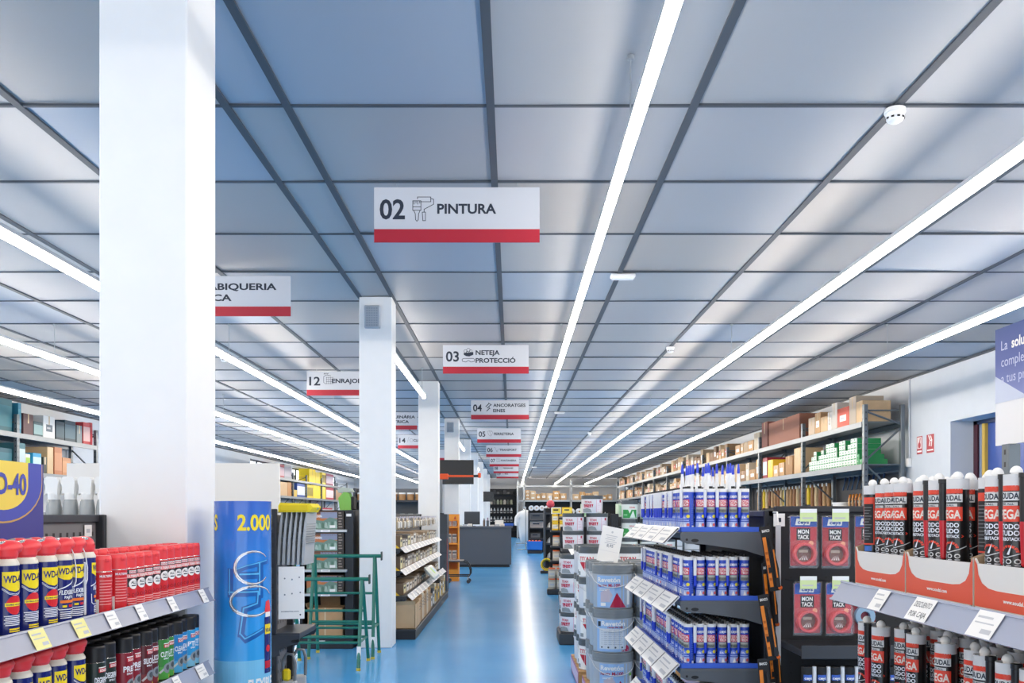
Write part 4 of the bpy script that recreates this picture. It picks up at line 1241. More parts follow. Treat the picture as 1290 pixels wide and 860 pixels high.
# second bay
carton('wooden_crate', 'long reddish brown carton on the top right shelf, second bay', 'cartons on the right racking', 2.3, .55, .55, (RX0 + .33, 20.5, 3.07), -PI / 2, mat('#8c5c4a', .7), None, None)
carton('cardboard_box', 'tall maroon carton standing left of the long reddish carton', 'cartons on the right racking', .5, .5, .62, (RX0 + .3, 22.0, 3.07), -PI / 2, mat('#70423a', .7), None, None)
for k, (yy, w, h, m, bd, lb) in enumerate(((22.0, .35, .5, mat('#8e2234', .5), '#b9c6d8', 'dark red and blue box at the far end of the second bay, middle shelf'), (21.55, .42, .42, mat('#efbf2e', .5), None, 'bright yellow box beside the dark red box, middle right shelf'),
        (21.1, .36, .26, KRAFT3, None, 'low carton right of the yellow box, middle right shelf'), (20.65, .4, .3, KRAFT, None, 'brown carton third right of the yellow box, middle shelf'), (20.1, .5, .42, KRAFT2, None, 'tall brown carton in the middle of the second bay, middle shelf'), (19.5, .45, .55, KRAFT3, None, 'tallest pale carton by the second rack upright, middle shelf'))):
    carton('cardboard_box', lb, 'cartons on the right racking', w, .48, h, (RX0 + .3, yy, 2.33), -PI / 2, m, bd, None if bd else ('#f1efea' if k in (2, 3) else None))
for bay in range(2, 11):
    a, c_ = rys[bay] + .1, rys[bay + 1] - .1
    fill_right(3.07, a, c_ - rr.uniform(0, .9), bays[bay], hmax=.48)
    fill_right(2.33, a, c_ - rr.uniform(0, .4), bays[bay], hmax=.5)

# tools hung on the board below the racking shelf
q = MB(); q.box(XR - .045, XR - .02, 15.8, 28.9, 1.52, 2.2, mat('#34373d', .6))
solo('tool_board', q, 'dark hanging board behind the long wooden handles, right wall', 'board')
WD = [mat('#b58a5e', .5), mat('#caa57a', .5), mat('#8c5a40', .5), mat('#d8c29a', .5), mat('#a2704a', .5)]
bx = XR - .05
for k in range(22):
    y = 19.35 + .26 * k
    h = rr.uniform(.42, .58)
    t = thing('wooden_shaft', 'wooden tool handle hanging under the right rack, %s from the near end' % ORD[k], 'tool', (bx - .05, y, 2.12 - h), 0, 'hanging wooden handles')
    q = MB(); m = WD[k % 5] if k % 7 != 5 else YELLOW
    q.lathe([(0, 0), (.05, 0), (.055, h * .5), (.045, h * .9), (.03, h), (0, h)], m, 10); q.build('handle', t)
    q = MB(); q.box(-.06, -.055, -.04, .04, h - .06, h + .01, PAPER); q.build('price_tag', t)
for k in range(9):
    y = 16.55 + .24 * k
    t = thing('file', 'blue handled file slanting on the tool board, %s from the near end' % ORD[k], 'tool', (bx - .03, y, 1.93), 0, 'slanting blue files')
    q = MB(); q.tube([(0, 0, .2), (0, .12, .02)], .014, mat('#3c5878', .4), 6); q.build('blade', t)
    q = MB(); q.tube([(0, -.04, .27), (0, 0, .2)], .022, mat('#22406a', .4), 6); q.build('handle', t)
for k in range(12):
    y = 16.35 + .17 * k
    t = thing('chisel', '%s handled chisel on the tool board, %s from the near end' % ('red' if k < 6 else 'orange', ORD[k]), 'tool', (bx - .03, y, 1.72), 0, 'orange and red chisels')
    q = MB(); q.tube([(0, -.04, .13), (0, .04, .02)], .024, mat('#d8402a' if k < 6 else '#ec9a4a', .4), 6); q.build('handle', t)
    q = MB(); q.tube([(0, .04, .02), (0, .075, -.04)], .012, GALV, 6); q.build('blade', t)
for k in range(8):
    y = 15.95 + .17 * k
    t = thing('paint_brush', 'wooden brush on the lowest right rack shelf, %s from the near end' % ORD[k], 'brush', (RX0 + .3, y, 1.501), 0, 'wooden brushes')
    q = MB(); q.box(-.03, .03, -.05, .05, 0, .1, mat('#3b2c22', .8), .01); q.build('bristles', t)
    q = MB(); q.lathe([(.02, .1), (.028, .16), (.016, .2), (.02, .26), (0, .27)], WD[k % 3], 8); q.build('handle', t)
t = thing('plastic_tub', 'white plastic tub on the lowest right rack shelf', 'tub', (RX0 + .3, 17.55, 1.501))
q = MB(); q.lathe([(0, 0), (.13, 0), (.16, .16), (.15, .16), (.12, .01), (0, .01)], WHITE, 18, sy=1.4); q.build('tub', t)
q = MB(); q.lathe([(.155, .155), (.17, .16), (.17, .185), (0, .185)], WHITE, 18, sy=1.4); q.build('lid', t)

# signs and fittings on the right wall
for y, w, lb, kind in ((15.27, .20, 'small red and white fire sign on the right wall, nearer the racking', 0), (14.88, .26, 'small red and white extinguisher sign on the right wall, nearer the doorway', 1)):
    t = thing('wall_sign', lb, 'sign', (XR, y, 2.47))
    fr = frame((-.0, 0, 0), (0, -1, 0), (0, 0, 1))
    q = MB(); q.M = fr; q.box(-w / 2, w / 2, -.004, 0, 0, .3, mat('#b83a44', .4)); q.build('plate', t)
    q = MB(); q.M = fr
    if kind == 0:
        q.rect(-w * .42, w * .42, .09, .285, mat('#e8d8d8', .5), .005); q.disc(0, .15, .05, mat('#b83a44', .4), .006); q.stroke([(0, .15), (.03, .26)], .03, mat('#b83a44', .4), .0065); q.rect(-w * .42, w * .42, .03, .06, PAPER, .005)
    else:
        q.stroke([(-.05, .28), (.0, .2), (-.03, .12)], .03, PAPER, .005); q.stroke([(.02, .27), (.06, .2), (.04, .11)], .028, PAPER, .005); q.stroke([(.0, .2), (.06, .2)], .02, PAPER, .0052); q.rect(-w * .42, w * .42, .03, .055, PAPER, .005)
    q.build('pictogram', t)
t = thing('socket_box', 'small white socket box with pipe rising to the ceiling, right wall', 'socket', (XR, 15.62, 2.27))
q = MB(); q.box(-.06, 0, -.05, .05, 0, .15, WHITE, .01); q.build('box', t)
q = MB(); q.cyl(.014, .15, H - 2.27 - .03, mat('#c9ced6', .5), 8, (-.02, 0, 0)); q.build('conduit', t)

# goods on the nearer left racking
def left_goods(items, shelf, grp):
    for k, (p0, p1, h, c_, band, st, lb) in enumerate(items):
        xx = -9.62 if True else 0
        ya, yb = Yat(p0, 9.62), Yat(p1, 9.62)
        w = yb - ya
        carton('tool_box', lb, grp, w - .02, .5, h, (-9.93, (ya + yb) / 2, shelf), PI / 2, mat(c_, .5), band, st)
left_goods([(-16, 19.5, .62, '#1f5f6c', '#2a7482', None, 'big teal power tool carton on the top left rack shelf'), (26.5, 31, .6, '#2a7a98', '#4a9ab0', None, 'narrow bright teal box right of the first rack post, top left shelf'), (33, 46, .42, '#5a3c40', None, None, 'dark maroon box right of the big teal carton'), (46, 58, .3, '#3c5860', '#8fb0b4', None, 'grey green box on the top left rack shelf'),
            (58, 73, .46, '#e3e6e8', None, '#6c7680', 'white box with dark emblem on the top left rack shelf'), (74, 85, .4, '#2f4450', '#3d5a68', None, 'dark slate box right of the white emblem box'), (85, 99, .46, '#2c4552', '#4c6c7c', None, 'second dark slate box right of the white emblem box'),
            (100, 107, .4, '#7c8a90', None, None, 'narrow grey box beside the red boxes, left rack'), (108, 117, .5, '#b8323c', '#d7b0b0', None, 'red and white box on the top left rack shelf, nearer'), (117, 120, .52, '#b02c38', '#c8404a', None, 'red box at the far end of the top left rack shelf')], 3.04, 'boxes on the left racking')
left_goods([(-14, 19.5, .42, '#265a6a', '#31707e', None, 'wide teal carton on the middle left rack shelf'), (26.5, 36, .56, '#3c7684', '#bcd0d4', None, 'teal and white printed carton on the middle left rack shelf'), (36, 42, .36, '#e4e2d4', '#9ec84a', None, 'thin white and lime box on the middle left shelf'),
            (45, 56, .40, '#2a9ac8', '#bfe0ee', None, 'bright blue box on the middle left rack shelf'), (58, 63, .34, '#3a4038', None, None, 'dark small box by the pale cartons, left rack'), (63, 71, .56, '#cbb089', None, None, 'tall pale brown carton on the middle left rack shelf'), (72, 82, .58, '#b97a56', '#c98e68', None, 'tall orange brown carton on the middle left rack shelf'),
            (82, 93, .38, '#c08a64', '#cf9a72', None, 'shorter orange brown carton on the middle left rack shelf')], 2.3, 'boxes on the left racking')
for k in range(3):
    t = thing('power_tool', 'dark power tool on the middle left rack shelf, %s from the cartons' % ORD[k], 'tool', (-9.85, 20.02 + .22 * k, 2.3015), PI / 2, 'dark power tools')
    q = MB(); q.tube([(-.1, 0, .25), (.12, 0, .25)], .06, DARK, 10); q.build('motor_body', t)
    q = MB(); q.tube([(-.03, 0, .25), (-.07, 0, .04)], .035, mat('#4c5258', .5), 8); q.box(-.14, .0, -.05, .05, 0, .06, DARK, .01); q.build('handle', t)

# yellow boxes and cartons on the far left racking
def far_goods(items, shelf):
    for (p0, p1, h, c_, band, lb) in items:
        ya, yb = Yat(p0, 9.62), Yat(p1, 9.62)
        carton('goods_box', lb, 'boxes on the far left racking', yb - ya - .03, .5, h, (-9.93, (ya + yb) / 2, shelf), PI / 2, mat(c_, .5), band)
far_goods([(352, 360, .55, '#a23844', '#c8a8b0', 'red and white box on the top far left shelf'), (360, 369, .6, '#8c9098', '#a8a4b0', 'grey lilac box on the top far left shelf'), (391, 399, .65, '#f1d21e', None, 'large bright yellow box on the top far left shelf'), (399, 405, .55, '#ecd02c', None, 'second bright yellow box on the top far left shelf'),
           (407, 412, .6, '#efd84a', '#8c7a20', 'third yellow box on the top far left shelf'), (412.3, 421.5, .6, '#8c3a5c', '#c8b4c4', 'magenta and white box on the top far left shelf')], 3.0)
far_goods([(355, 364, .58, '#c9a77c', None, 'pale brown carton on the middle far left shelf'), (364, 369, .6, '#b88048', None, 'orange brown carton on the middle far left shelf'), (371, 376, .3, '#d8b84a', None, 'small ochre box on the middle far left shelf'), (376, 386, .62, '#2f52a0', '#dfe4f0', 'blue and white box on the middle far left shelf'),
           (388, 396, .62, '#ecd024', '#a08c1c', 'yellow and black box on the middle far left shelf'), (396, 405, .64, '#f3d92a', None, 'plain yellow box on the middle far left shelf'), (407, 412, .62, '#efd53c', None, 'narrow yellow box on the middle far left shelf'), (412.3, 421.5, .62, '#b4324c', '#e8dadc', 'crimson and white box on the middle far left shelf'), (424.5, 432, .56, '#b08a62', None, 'brown carton at the far end of the middle far left shelf')], 2.25)
far_goods([(354, 362, .5, '#5c5a5c', '#8c8880', 'grey box on the low far left shelf'), (363, 369, .55, '#d8d4cc', None, 'pale box on the low far left shelf'), (392, 404, .45, '#e6cc2c', '#57522a', 'yellow and black box on the low far left shelf'), (407, 420, .4, '#b8324a', '#dcd4d4', 'red and white box on the low far left shelf'), (371, 386, .4, '#4a4c50', None, 'dark box on the low far left shelf')], 1.4)

# shelving with paint pots seen between the second and third columns, and a green one beyond
def front_shelf(label, x0, x1, y, zs, Ht, d=.45, m=SHELF, pm=None):
    t = thing('gondola_shelving', label, 'shelving unit', (x0, y, 0)); w = x1 - x0
    q = MB(); q.box(0, w, d - .02, d, 0, Ht, pm or DARK); q.build('back_panel', t)
    for xx in (0, w - .05):
        q = MB(); q.box(xx, xx + .05, 0, d, 0, Ht, m, .004); q.build('upright', t)
    for z in zs:
        q = MB(); q.box(.05, w - .05, 0, d, z - .05, z, m, .004); q.build('shelf', t)
    return t
front_shelf('grey shelving of white lidded pots seen past the second column', -3.6, -1.75, 20.5, [.15, .7, 1.2, 1.78], 2.05, pm=mat('#6a7077', .6))
pot = thing('paint_pot', 'x', 'pot')
q = MB(); q.lathe([(0, 0), (.075, 0), (.08, .14), (0, .14)], mat('#b58a5c', .5), 14); q.build('pot', pot)
q = MB(); q.lathe([(.083, .135), (.083, .17), (0, .17)], WHITE, 14); q.build('lid', pot)
PP = Proto(pot)
jar = thing('glass_jar', 'x', 'jar')
q = MB(); q.lathe([(0, 0), (.075, 0), (.075, .2), (.05, .24), (0, .24)], mat('#7d8c84', .15, coat=.5), 14); q.build('jar', jar)
q = MB(); q.lathe([(.055, .235), (.055, .27), (0, .27)], mat('#c8d4cc', .4), 14); q.build('lid', jar)
JP = Proto(jar)
for k in range(9):
    PP.put((-3.455 + .19 * k, 20.65, 1.78), 0, 'brown paint pot with white lid, %s from the left on the grey shelving' % ORD[k], 'brown paint pots')
    JP.put((-3.455 + .19 * k, 20.65, 1.2), 0, 'greenish jar under the paint pots, %s from the left on the grey shelving' % ORD[k], 'greenish jars')

# ================================================================ the far end
front_shelf('dark wall shelving at the far left end behind the counter', -2.6, .3, 57.5, [.4, 1.0, 1.55, 2.1, 2.75], 3.1, .5, MATBLK)
rr = random.Random(21)
for si, (z, w) in enumerate(((2.75, 'top'), (2.1, 'second'), (1.55, 'third'), (1.0, 'fourth'))):
    for k in range(12):
        x = -2.4 + .215 * k
        if si == 0:
            q = MB(); q.box(-.09, .09, -.1, .1, 0, .15 + .1 * (k % 3 == 0), mat(('#3c3e42', '#55585c', '#2c2e31')[k % 3], .5), .02); q.tube([(-.06, 0, .1), (0, 0, .28), (.06, 0, .1)], .015, MATBLK, 6); nme = 'dark_tool_case'
        elif si == 1:
            q = MB(); q.lathe([(0, 0), (.08, 0), (.09, .2), (.05, .3), (0, .3)], mat(('#8c9478', '#b8b4ac', '#5a5e58', '#9aa08c')[k % 4], .4), 10); nme = 'garden_pot'
        else:
            q = MB(); q.lathe([(0, 0), (.07, 0), (.07, .2), (.035, .25), (.035, .32), (0, .32)], mat(('#c4c8cc', '#9ea4aa', '#d8dade')[k % 3], .4), 10); q.rect(-.06, .06, .04, .15, mat('#4a4f56', .5), .07); nme = 'spray_bottle'
        solo(nme, q, '%s on the %s shelf of the far dark shelving, %s from the left' % ({'dark_tool_case': 'dark case', 'garden_pot': 'dull pot', 'spray_bottle': 'grey bottle'}[nme], w, ORD[k]), {'dark_tool_case': 'case', 'garden_pot': 'pot', 'spray_bottle': 'bottle'}[nme], 'goods on the far dark shelving', (x, 57.7, z))
# back wall racking
t = thing('pallet_racking', 'grey steel racking of brown cartons across the far wall', 'racking', (.3, 55.6, 0))
for xx in (0, .4, 3.3, 6.2):
    q = MB()
    for yy in (0, .8): q.box(xx, xx + .09, yy, yy + .08, 0, 3.6, GALV, .004)
    f = q.build('upright_frame', t)
    q = MB()
    for k in range(5): q.tube([(xx + .045, (.04, .76)[k % 2], .3 + .65 * k), (xx + .045, (.76, .04)[k % 2], .95 + .65 * k)], .02, GALV, 6)
    q.build('brace', f)
q = MB()
for k in range(5): q.tube([(.045 if k % 2 else .445, .04, .4 + .62 * k), (.445 if k % 2 else .045, .04, 1.02 + .62 * k)], .018, GALV, 6)
q.build('end_brace', t)
for z in (1.2, 2.35, 3.25):
    q = MB(); q.box(.09, 6.2, 0, .05, z - .1, z, GALV, .004); q.box(.09, 6.2, .75, .8, z - .1, z, GALV, .004); q.build('beam', t)
    if z < 3: 
        q = MB(); q.box(.09, 6.2, .05, .75, z - .02, z - .001, RACK); q.build('shelf_deck', t)
q = MB(); q.box(.5, 6.2, .81, .83, .1, 2.25, mat('#24262b', .6)); q.build('back_panel', t)
x = .81
specs = [(.3, 3), (.34, 2), (.3, 1), (.36, 1), (.36, 1), (.42, 2), (.42, 1), (.0, 0), (.4, 1), (.34, 1), (.46, 1), (.36, 1), (.52, 1), (.3, 1)]
k = 0
for w, n in specs:
    if n == 0: x = 3.75; continue
    hh = .2 if n > 1 else rr.uniform(.36, .46)
    if n == 2: hh = .28
    if x > 3.7: hh = (.36, .36, .5, .42, .52, .3)[k % 6]
    for lv in range(n):
        carton('cardboard_box', 'white labelled brown carton on the far racking, %s stack from left, level %s' % (ORD[k], ORD[lv]), 'cartons on the far racking', w - .02, .5, hh - .004, (x + w / 2, 55.93, 2.35 + hh * lv), 0, (KRAFT, KRAFT3, mat('#c89a62', .7))[k % 3], None, '#f6f1e6')
    x += w + .01; k += 1
for k in range(24):
    q = MB(); q.lathe([(0, 0), (.05, 0), (.05, .3), (.02, .36), (.02, .4), (0, .4)], mat(('#1f2126', '#d4d6da', '#33363c')[k % 3], .4), 10); q.rect(-.045, .045, .08, .2, mat('#c9cdd2', .5), .05)
    solo('oil_bottle', q, 'dark bottle with pale label under the far cartons, %s from the left' % ORD[k], 'bottle', 'dark bottles on the far racking', (.9 + .22 * k, 55.8, 1.2))
# ================================================================ right of the aisle, middle distance
def pallet(label, x0, x1, y0, y1, grp):
    t = thing('pallet', label, 'pallet', (x0, y0, 0), 0, grp); w, L = x1 - x0, y1 - y0
    m = mat('#c79c68', .75, noise=.06, nscale=14)
    q = MB()
    for k in range(7):
        a = L * k / 7; q.box(0, w, a + .01, a + L / 7 - .02, .122, .144, m, .002)
    for xx in (0, w / 2 - .05, w - .1): q.box(xx, xx + .1, 0, L, .1, .122, m); 
    q.build('deck_boards', t)
    for xx in (0, w / 2 - .05, w - .1):
        q = MB()
        for yy in (0, L / 2 - .06, L - .12): q.box(xx, xx + .1, yy, yy + .12, .02, .1, m)
        q.box(xx, xx + .1, 0, L, 0, .02, m); q.build('runner', t)
    q = MB(); q.box(-.004, -.001, .02, L - .02, .01, .14, mat('#a36a9c', .5)); q.box(-.006, -.004, .04, L - .04, .03, .12, mat('#c9bcd8', .5)); q.build('edge_card', t)
PG = 'display pallets'
pallet('near display pallet under the grey lidded paint buckets', .575, 1.24, 6.43, 7.40, PG)
pallet('farther display pallet under the white buckets with red triangles', .555, 1.40, 7.52, 8.50, PG)
LID = mat('#7c8285', .35, coat=.2); LIDD = mat('#4b5358', .35, coat=.2)
def big_bucket(kind):
    t = thing('paint_bucket', 'x', 'bucket')
    if kind in (0, 1):
        r, h = .149, .314; body = mat('#b4bac2', .3, coat=.3)
    elif kind == 2:
        r, h = .132, .258; body = mat('#e6e6ea', .3, coat=.3)
    elif kind == 3:
        r, h = .132, .214; body = mat('#ecebee', .3, coat=.3)
    else:
        r, h = .101, .224; body = mat('#e6ece6', .3, coat=.3)
    rb = r * .95
    q = MB(); q.lathe([(0, 0), (rb * .97, 0), (rb, .006), (r * .985, h * .8)], body, 32, hard=False); q.build('bucket', t)
    q = MB(); lm = LID if kind < 2 else LIDD
    q.lathe([(r * .985, h * .79), (r * 1.0, h * .79), (r * 1.0, h * .985), (r * .985, h), (r * .93, h), (r * .92, h * .975), (0, h * .975)], lm, 32)
    for z in (.83, .9): q.lathe([(r * 1.0, h * z), (r * 1.008, h * (z + .008)), (r * 1.0, h * (z + .016))], lm, 32)
    q.build('lid', t)
    q = MB(); w = r * 2
    R = r * .985
    if kind < 2:
        lb = mat('#9cc2ec', .35, coat=.3); dk = mat('#b5163e', .4)
        q.rect(-w * .42, w * .40, .012, h * .76, lb, .0006, R); q.rect(w * .2, w * .42, .012, h * .76, mat('#a9b3bf', .35), .0009, R)
        if kind == 0:
            q.poly([(-.02, .012), (.10, .012), (.03, .118)], dk, .0015, R); q.poly([(-.09, .05), (-.02, .05), (.0, .1), (-.03, .15), (-.09, .12)], mat('#c7bcc8', .4), .0012, R)
            q.text('Revetón', -.03, .193, .034, PAPER, w=.17, y=.0016, wrap=R); q.text('revex M-100', -.03, .158, .024, mat('#a8284e', .4), w=.17, y=.0016, wrap=R)
            for k in range(2): q.rect(-.1, -.02 - .02 * k, .14 - .009 * k, .144 - .009 * k, PAPER, .0016, R)
            q.rect(-.09, -.05, .022, .045, PAPER, .0016, R); q.rect(.11, .135, .03, .17, PAPER, .0016, R); q.rect(.11, .135, .15, .17, mat('#7fc24a', .4), .002, R)
        else:
            q.poly([(.07, .012), (.13, .012), (.13, .04), (.11, .06)], dk, .0012, R)
            q.rect(-.1, .1, .03, .175, mat('#d6dee6', .5), .0014, R)
            for k in range(8): q.rect(-.085, .08 - .01 * (k % 3), .16 - .014 * k, .1625 - .014 * k, mat('#9aa4b2', .5), .0018, R)
            q.text('Revetón', .005, .196, .034, PAPER, w=.175, y=.0016, wrap=R); q.text('revex M-100', .02, .18, .013, mat('#a03058', .4), w=.11, y=.0018, wrap=R)
            for k in range(4): q.disc(-.08 + .05 * k, .042, .007, mat('#4a5a68', .5), .002, R, 10)
            q.rect(-.115, -.09, .19, .225, INK, .0012, R)
    elif kind == 2:
        dk = mat('#c32036', .4)
        q.rect(-w * .45, w * .45, .01, h * .76, PAPER, .0006, R)
        q.text('TITAN', -.02, h * .56, .032, dk, w=.14, y=.0012, wrap=R)
        q.poly([(-.09, h * .5), (.1, h * .5), (.0, .02)][::-1], dk, .001, R); q.poly([(.05, h * .5), (.13, h * .5), (.09, .06)][::-1], mat('#e2848e', .4), .0014, R)
        q.rect(-.12, -.08, .02, .05, mat('#8a949a', .5), .0012, R)
    elif kind == 3:
        dk = mat('#c22a4c', .4)
        q.text('TITAN', -.05, h * .56, .026, dk, w=.09, y=.001, wrap=R)
        for k in range(5): q.poly([(-.11 + .026 * k, h * .5), (-.088 + .026 * k, h * .5), (-.099 + .026 * k, h * .3)][::-1], dk, .0012, R)
        q.text('UNIX', -.055, h * .33, .03, dk, w=.1, y=.001, wrap=R)
        q.poly([(-.12, .01), (.0, .01), (-.02, .05), (-.06, .06), (-.12, .05)], mat('#8f979b', .5), .001, R)
        q.rect(.055, .058, .012, h * .76, mat('#e8779a', .4), .001, R); q.rect(.125, .128, .012, h * .76, mat('#e8779a', .4), .001, R)
        q.rect(.06, .124, .02, h * .7, mat('#f3eaf0', .4), .0008, R); q.rect(.1, .124, h * .6, h * .74, dk, .0012, R)
        for k in range(5): q.rect(.068, .11, .04 + .018 * k, .043 + .018 * k, mat('#c9a8b8', .5), .0012, R)
    else:
        gr = mat('#2a9a4a', .4)
        q.rect(-w * .45, w * .45, .012, h * .5, gr, .0008, R); q.text('TITAN', .03, h * .58, .018, mat('#d0404a', .4), w=.07, y=.001, wrap=R)
        q.poly([(.0, .015), (.075, .015), (.04, h * .46)], mat('#dfeee2', .4), .0012, R); q.poly([(-.02, h * .5), (.02, h * .5), (.0, h * .3)][::-1], PAPER, .0014, R)
        q.rect(-.08, -.03, .04, .06, mat('#7cc48c', .4), .0012, R)
    q.build('printed_label', t)
    if kind < 3:
        q = MB(); pts = []
        for k in range(13):
            a = PI * k / 12
            pts.append((math.cos(a) * (r + .004), -math.sin(a) * (r + .010) * .98 - .0, h * .78 - math.sin(a) * (.09 if kind < 2 else .07)))
        q.tube(pts, .0032, mat('#d9dcde', .3), 6)
        q.build('wire_handle', t)
    return t
bk = [Proto(big_bucket(k)) for k in range(5)]
for ci, x in enumerate((.735, 1.045)):
    for ri, y in enumerate((6.6, 6.91, 7.22)):
        for lv in range(3):
            kd = 0 if (lv + ri) % 2 == 0 else 1
            bk[kd].put((x, y, .144 + .315 * lv), -.12 + .25 * ((ri + ci) % 2) if lv else .05, 'grey lidded pale blue paint bucket, %s row back, %s column, %s of its stack' % (ORD[ri], ('left', 'right')[ci], ('bottom', 'middle', 'top')[lv]), 'grey lidded paint buckets')
for ci, x in enumerate((.695, .975, 1.255)):
    for ri, y in enumerate((7.68, 7.96, 8.24)):
        for lv in range(4):
            bk[2].put((x, y, .144 + .259 * lv), -.5 + .3 * ((ri + lv) % 3) if ci == 0 else .1, 'white bucket with red triangle, %s row back, %s column, %s from the floor' % (ORD[ri], ('left', 'middle', 'right')[ci], ORD[lv]), 'white buckets with red triangles')
t = thing('price_card', 'white price card leaning on the lids of the grey paint buckets', 'price card', (.715, 6.82, 1.0925))
q = MB(); q.M = Matrix.Rotation(.2, 4, 'Y') @ Matrix.Rotation(-.12, 4, 'X'); q.box(-.08, .08, 0, .003, 0, .27, PAPER); q.build('card', t)
q = MB(); q.M = Matrix.Rotation(.2, 4, 'Y') @ Matrix.Rotation(-.12, 4, 'X')
for k in range(5): q.rect(-.045 + .01 * (k % 2), .045 - .008 * (k % 3), .2 - .015 * k, .205 - .015 * k, mat('#c6cad0', .6), .001)
q.disc(0, .23, .008, mat('#c6cad0', .6), .001, n=8); q.text('8,95', .0, .115, .022, mat('#9a9ea6', .6), w=.05, y=.001); q.rect(-.08, .08, .082, .084, mat('#dcdde0', .6), .001); q.build('printing', t)
q = MB(); q.box(-.05, .05, -.02, .05, 0, .012, mat('#dfe3e6', .3), .003); q.build('foot', t)

# floor stack and end bay of red and white pots, green pots on the other side
q = MB(); q.box(-.15, .15, -.15, .46, 0, .13, mat('#33383e', .5), .01); q.box(-.13, .13, -.14, .45, .13, .14, DARK, .002)
solo('stack_base', q, 'low dark plinth under the floor stack of red and white pots', 'plinth', None, (.675, 10.2, 0))
for ri in range(2):
    for lv in range(4):
        bk[3].put((.675, 10.2 + .3 * ri, .14 + .215 * lv), -.35 + .2 * ((lv + ri) % 2), 'red and white pot in the floor stack, %s, %s from the floor' % (('front', 'behind')[ri], ORD[lv]), 'red and white pots')
t = thing('price_card', 'white price card lying tilted on the floor stack of red and white pots', 'price card', (.72, 10.15, 1.001), .4)
q = MB(); q.M = Matrix.Rotation(-.9, 4, 'X'); q.box(-.06, .06, 0, .003, 0, .1, PAPER); q.build('card', t)
q = MB(); q.box(-.04, .04, .0, .05, 0, .008, DARK); q.build('foot', t)
shelving('gondola_shelving', 'dark gondola shelving with red and white pots, beyond the display pallets', 1.23, -1, 11.35, 15.6, .43, [.5, .96, 1.42], 1.44, strip=None, pegs=False)
shelving('gondola_shelving', 'dark gondola shelving with green pots, behind the near blue cartridge shelves', 1.31, 1, 11.35, 15.6, .43, [.5, .96, 1.42], 1.44, strip=None, pegs=False)
def end_bay(label, x0, x1, y, shelves, Ht, d=.42):
    t = thing('gondola_shelving', label, 'shelving unit', (x0, y, 0)); w = x1 - x0
    q = MB(); q.box(0, w, d - .02, d, 0, Ht, DARK, .002); q.build('back_panel', t)
    q = MB(); q.box(0, w, 0, d - .02, 0, .11, DARK, .004); q.build('base_plinth', t)
    for z in shelves:
        q = MB(); q.box(0, w, -.01, d - .02, z - .035, z, SHELF, .004); q.build('shelf', t)
    return t
end_bay('dark end bay holding three red and white pots, left of the tall dark post', .60, 1.19, 10.83, [1.035], 1.3)
end_bay('dark end bay holding green pots, right of the tall dark post', 1.31, 2.05, 10.83, [.945], 1.3)
q = MB(); q.box(-.048, .048, 0, .06, 0, 1.46, DARK, .006)
for k in range(26):
    for dx in (-.015, .015): q.rect(dx - .004, dx + .004, .1 + .05 * k, .122 + .05 * k, BLACK, .0008)
solo('shelf_post', q, 'tall dark perforated post between the red pots and the green pots', 'post', None, (1.25, 11.0, 0))
for k, (x, lv) in enumerate(((.742, 0), (1.03, 0), (.742, 1), (1.03, 1), (.97, 2))):
    bk[3].put((x, 10.965, 1.036 + .215 * lv), -.1, 'red and white pot on the end bay, %s' % ('left bottom', 'right bottom', 'left upper', 'right upper', 'topmost, alone')[k], 'red and white pots')
for ci in range(3):
    for lv in range(3):
        bk[4].put((1.425 + .225 * ci, 10.97, .946 + .225 * lv), -.1, 'green and white pot on the end bay, %s column, %s from the shelf' % (ORD[ci], ORD[lv]), 'green and white pots')
for k, (x, w, lb) in enumerate(((1.02, .2, 'pale green and white box behind the red and white pots'), (1.5, .22, 'pale green box behind the tall dark post'))):
    small_box('pale_box', lb, w, .3, .17, (x, 12.0, 1.421), 0, '#cfe6d2', '#9cd0a8')

# bay of yellow tins and orange lidded jars
end_bay('dark end bay of yellow tins and orange lidded jars by the aisle', .72, 1.15, 16.7, [.34, .6, .87, 1.16], 1.5)
def tin(nm_, r, h, bodyc, lidc, prt):
    t = thing(nm_, 'x', 'tin' if nm_ == 'yellow_tin' else 'jar')
    q = MB(); q.lathe([(0, 0), (r, 0), (r, h * .86), (r * .85, h * .9), (0, h * .9)], mat(bodyc, .3, coat=.4), 18); q.build('body', t)
    q = MB(); q.lathe([(r * .92, h * .86), (r * .92, h), (0, h)], mat(lidc, .4), 18); q.build('lid', t)
    q = MB(); q.rect(-r * 1.1, r * 1.1, h * .2, h * .7, mat(prt, .5), .001, r); q.rect(-r * .6, r * .6, h * .35, h * .5, TAGI, .002, r); q.build('printed_label', t)
    return Proto(t)
YT = tin('yellow_tin', .06, .15, '#efc52a', '#f6d848', '#f1ead0')
OJ = tin('clear_jar', .068, .19, '#b9b2a2', '#ee6a2c', '#d9d4c6')
for lv in range(2):
    for k in range(3): YT.put((.80 + .135 * k, 16.78, 1.161 + .151 * lv), 0, 'yellow tin on the end bay, %s from the left, %s layer' % (ORD[k], ('lower', 'upper')[lv]), 'yellow tins')
for k in range(2): small_box('goods_box', ('white and yellow box', 'plain yellow box')[k] + ' on top of the yellow tins', .18, .16, .12, (.82 + .2 * k, 16.8, 1.463), 0, ('#ecebe4', '#f2c92c')[k], ('#e8d24c', '#f4dc60')[k])
for z, w in ((.87, 'upper'), (.60, 'middle'), (.34, 'lowest')):
    for k in range(2): OJ.put((.82 + .15 * k, 16.79, z + .001), 0, 'orange lidded clear jar, %s on the %s jar shelf' % (('left', 'right')[k], w), 'orange lidded jars')
q = MB(); q.box(-.16, .16, -.13, .13, 0, .1, mat('#33383e', .5), .01); solo('stack_base', q, 'low dark plinth under four jars at the aisle edge', 'plinth', None, (.80, 16.5, 0))
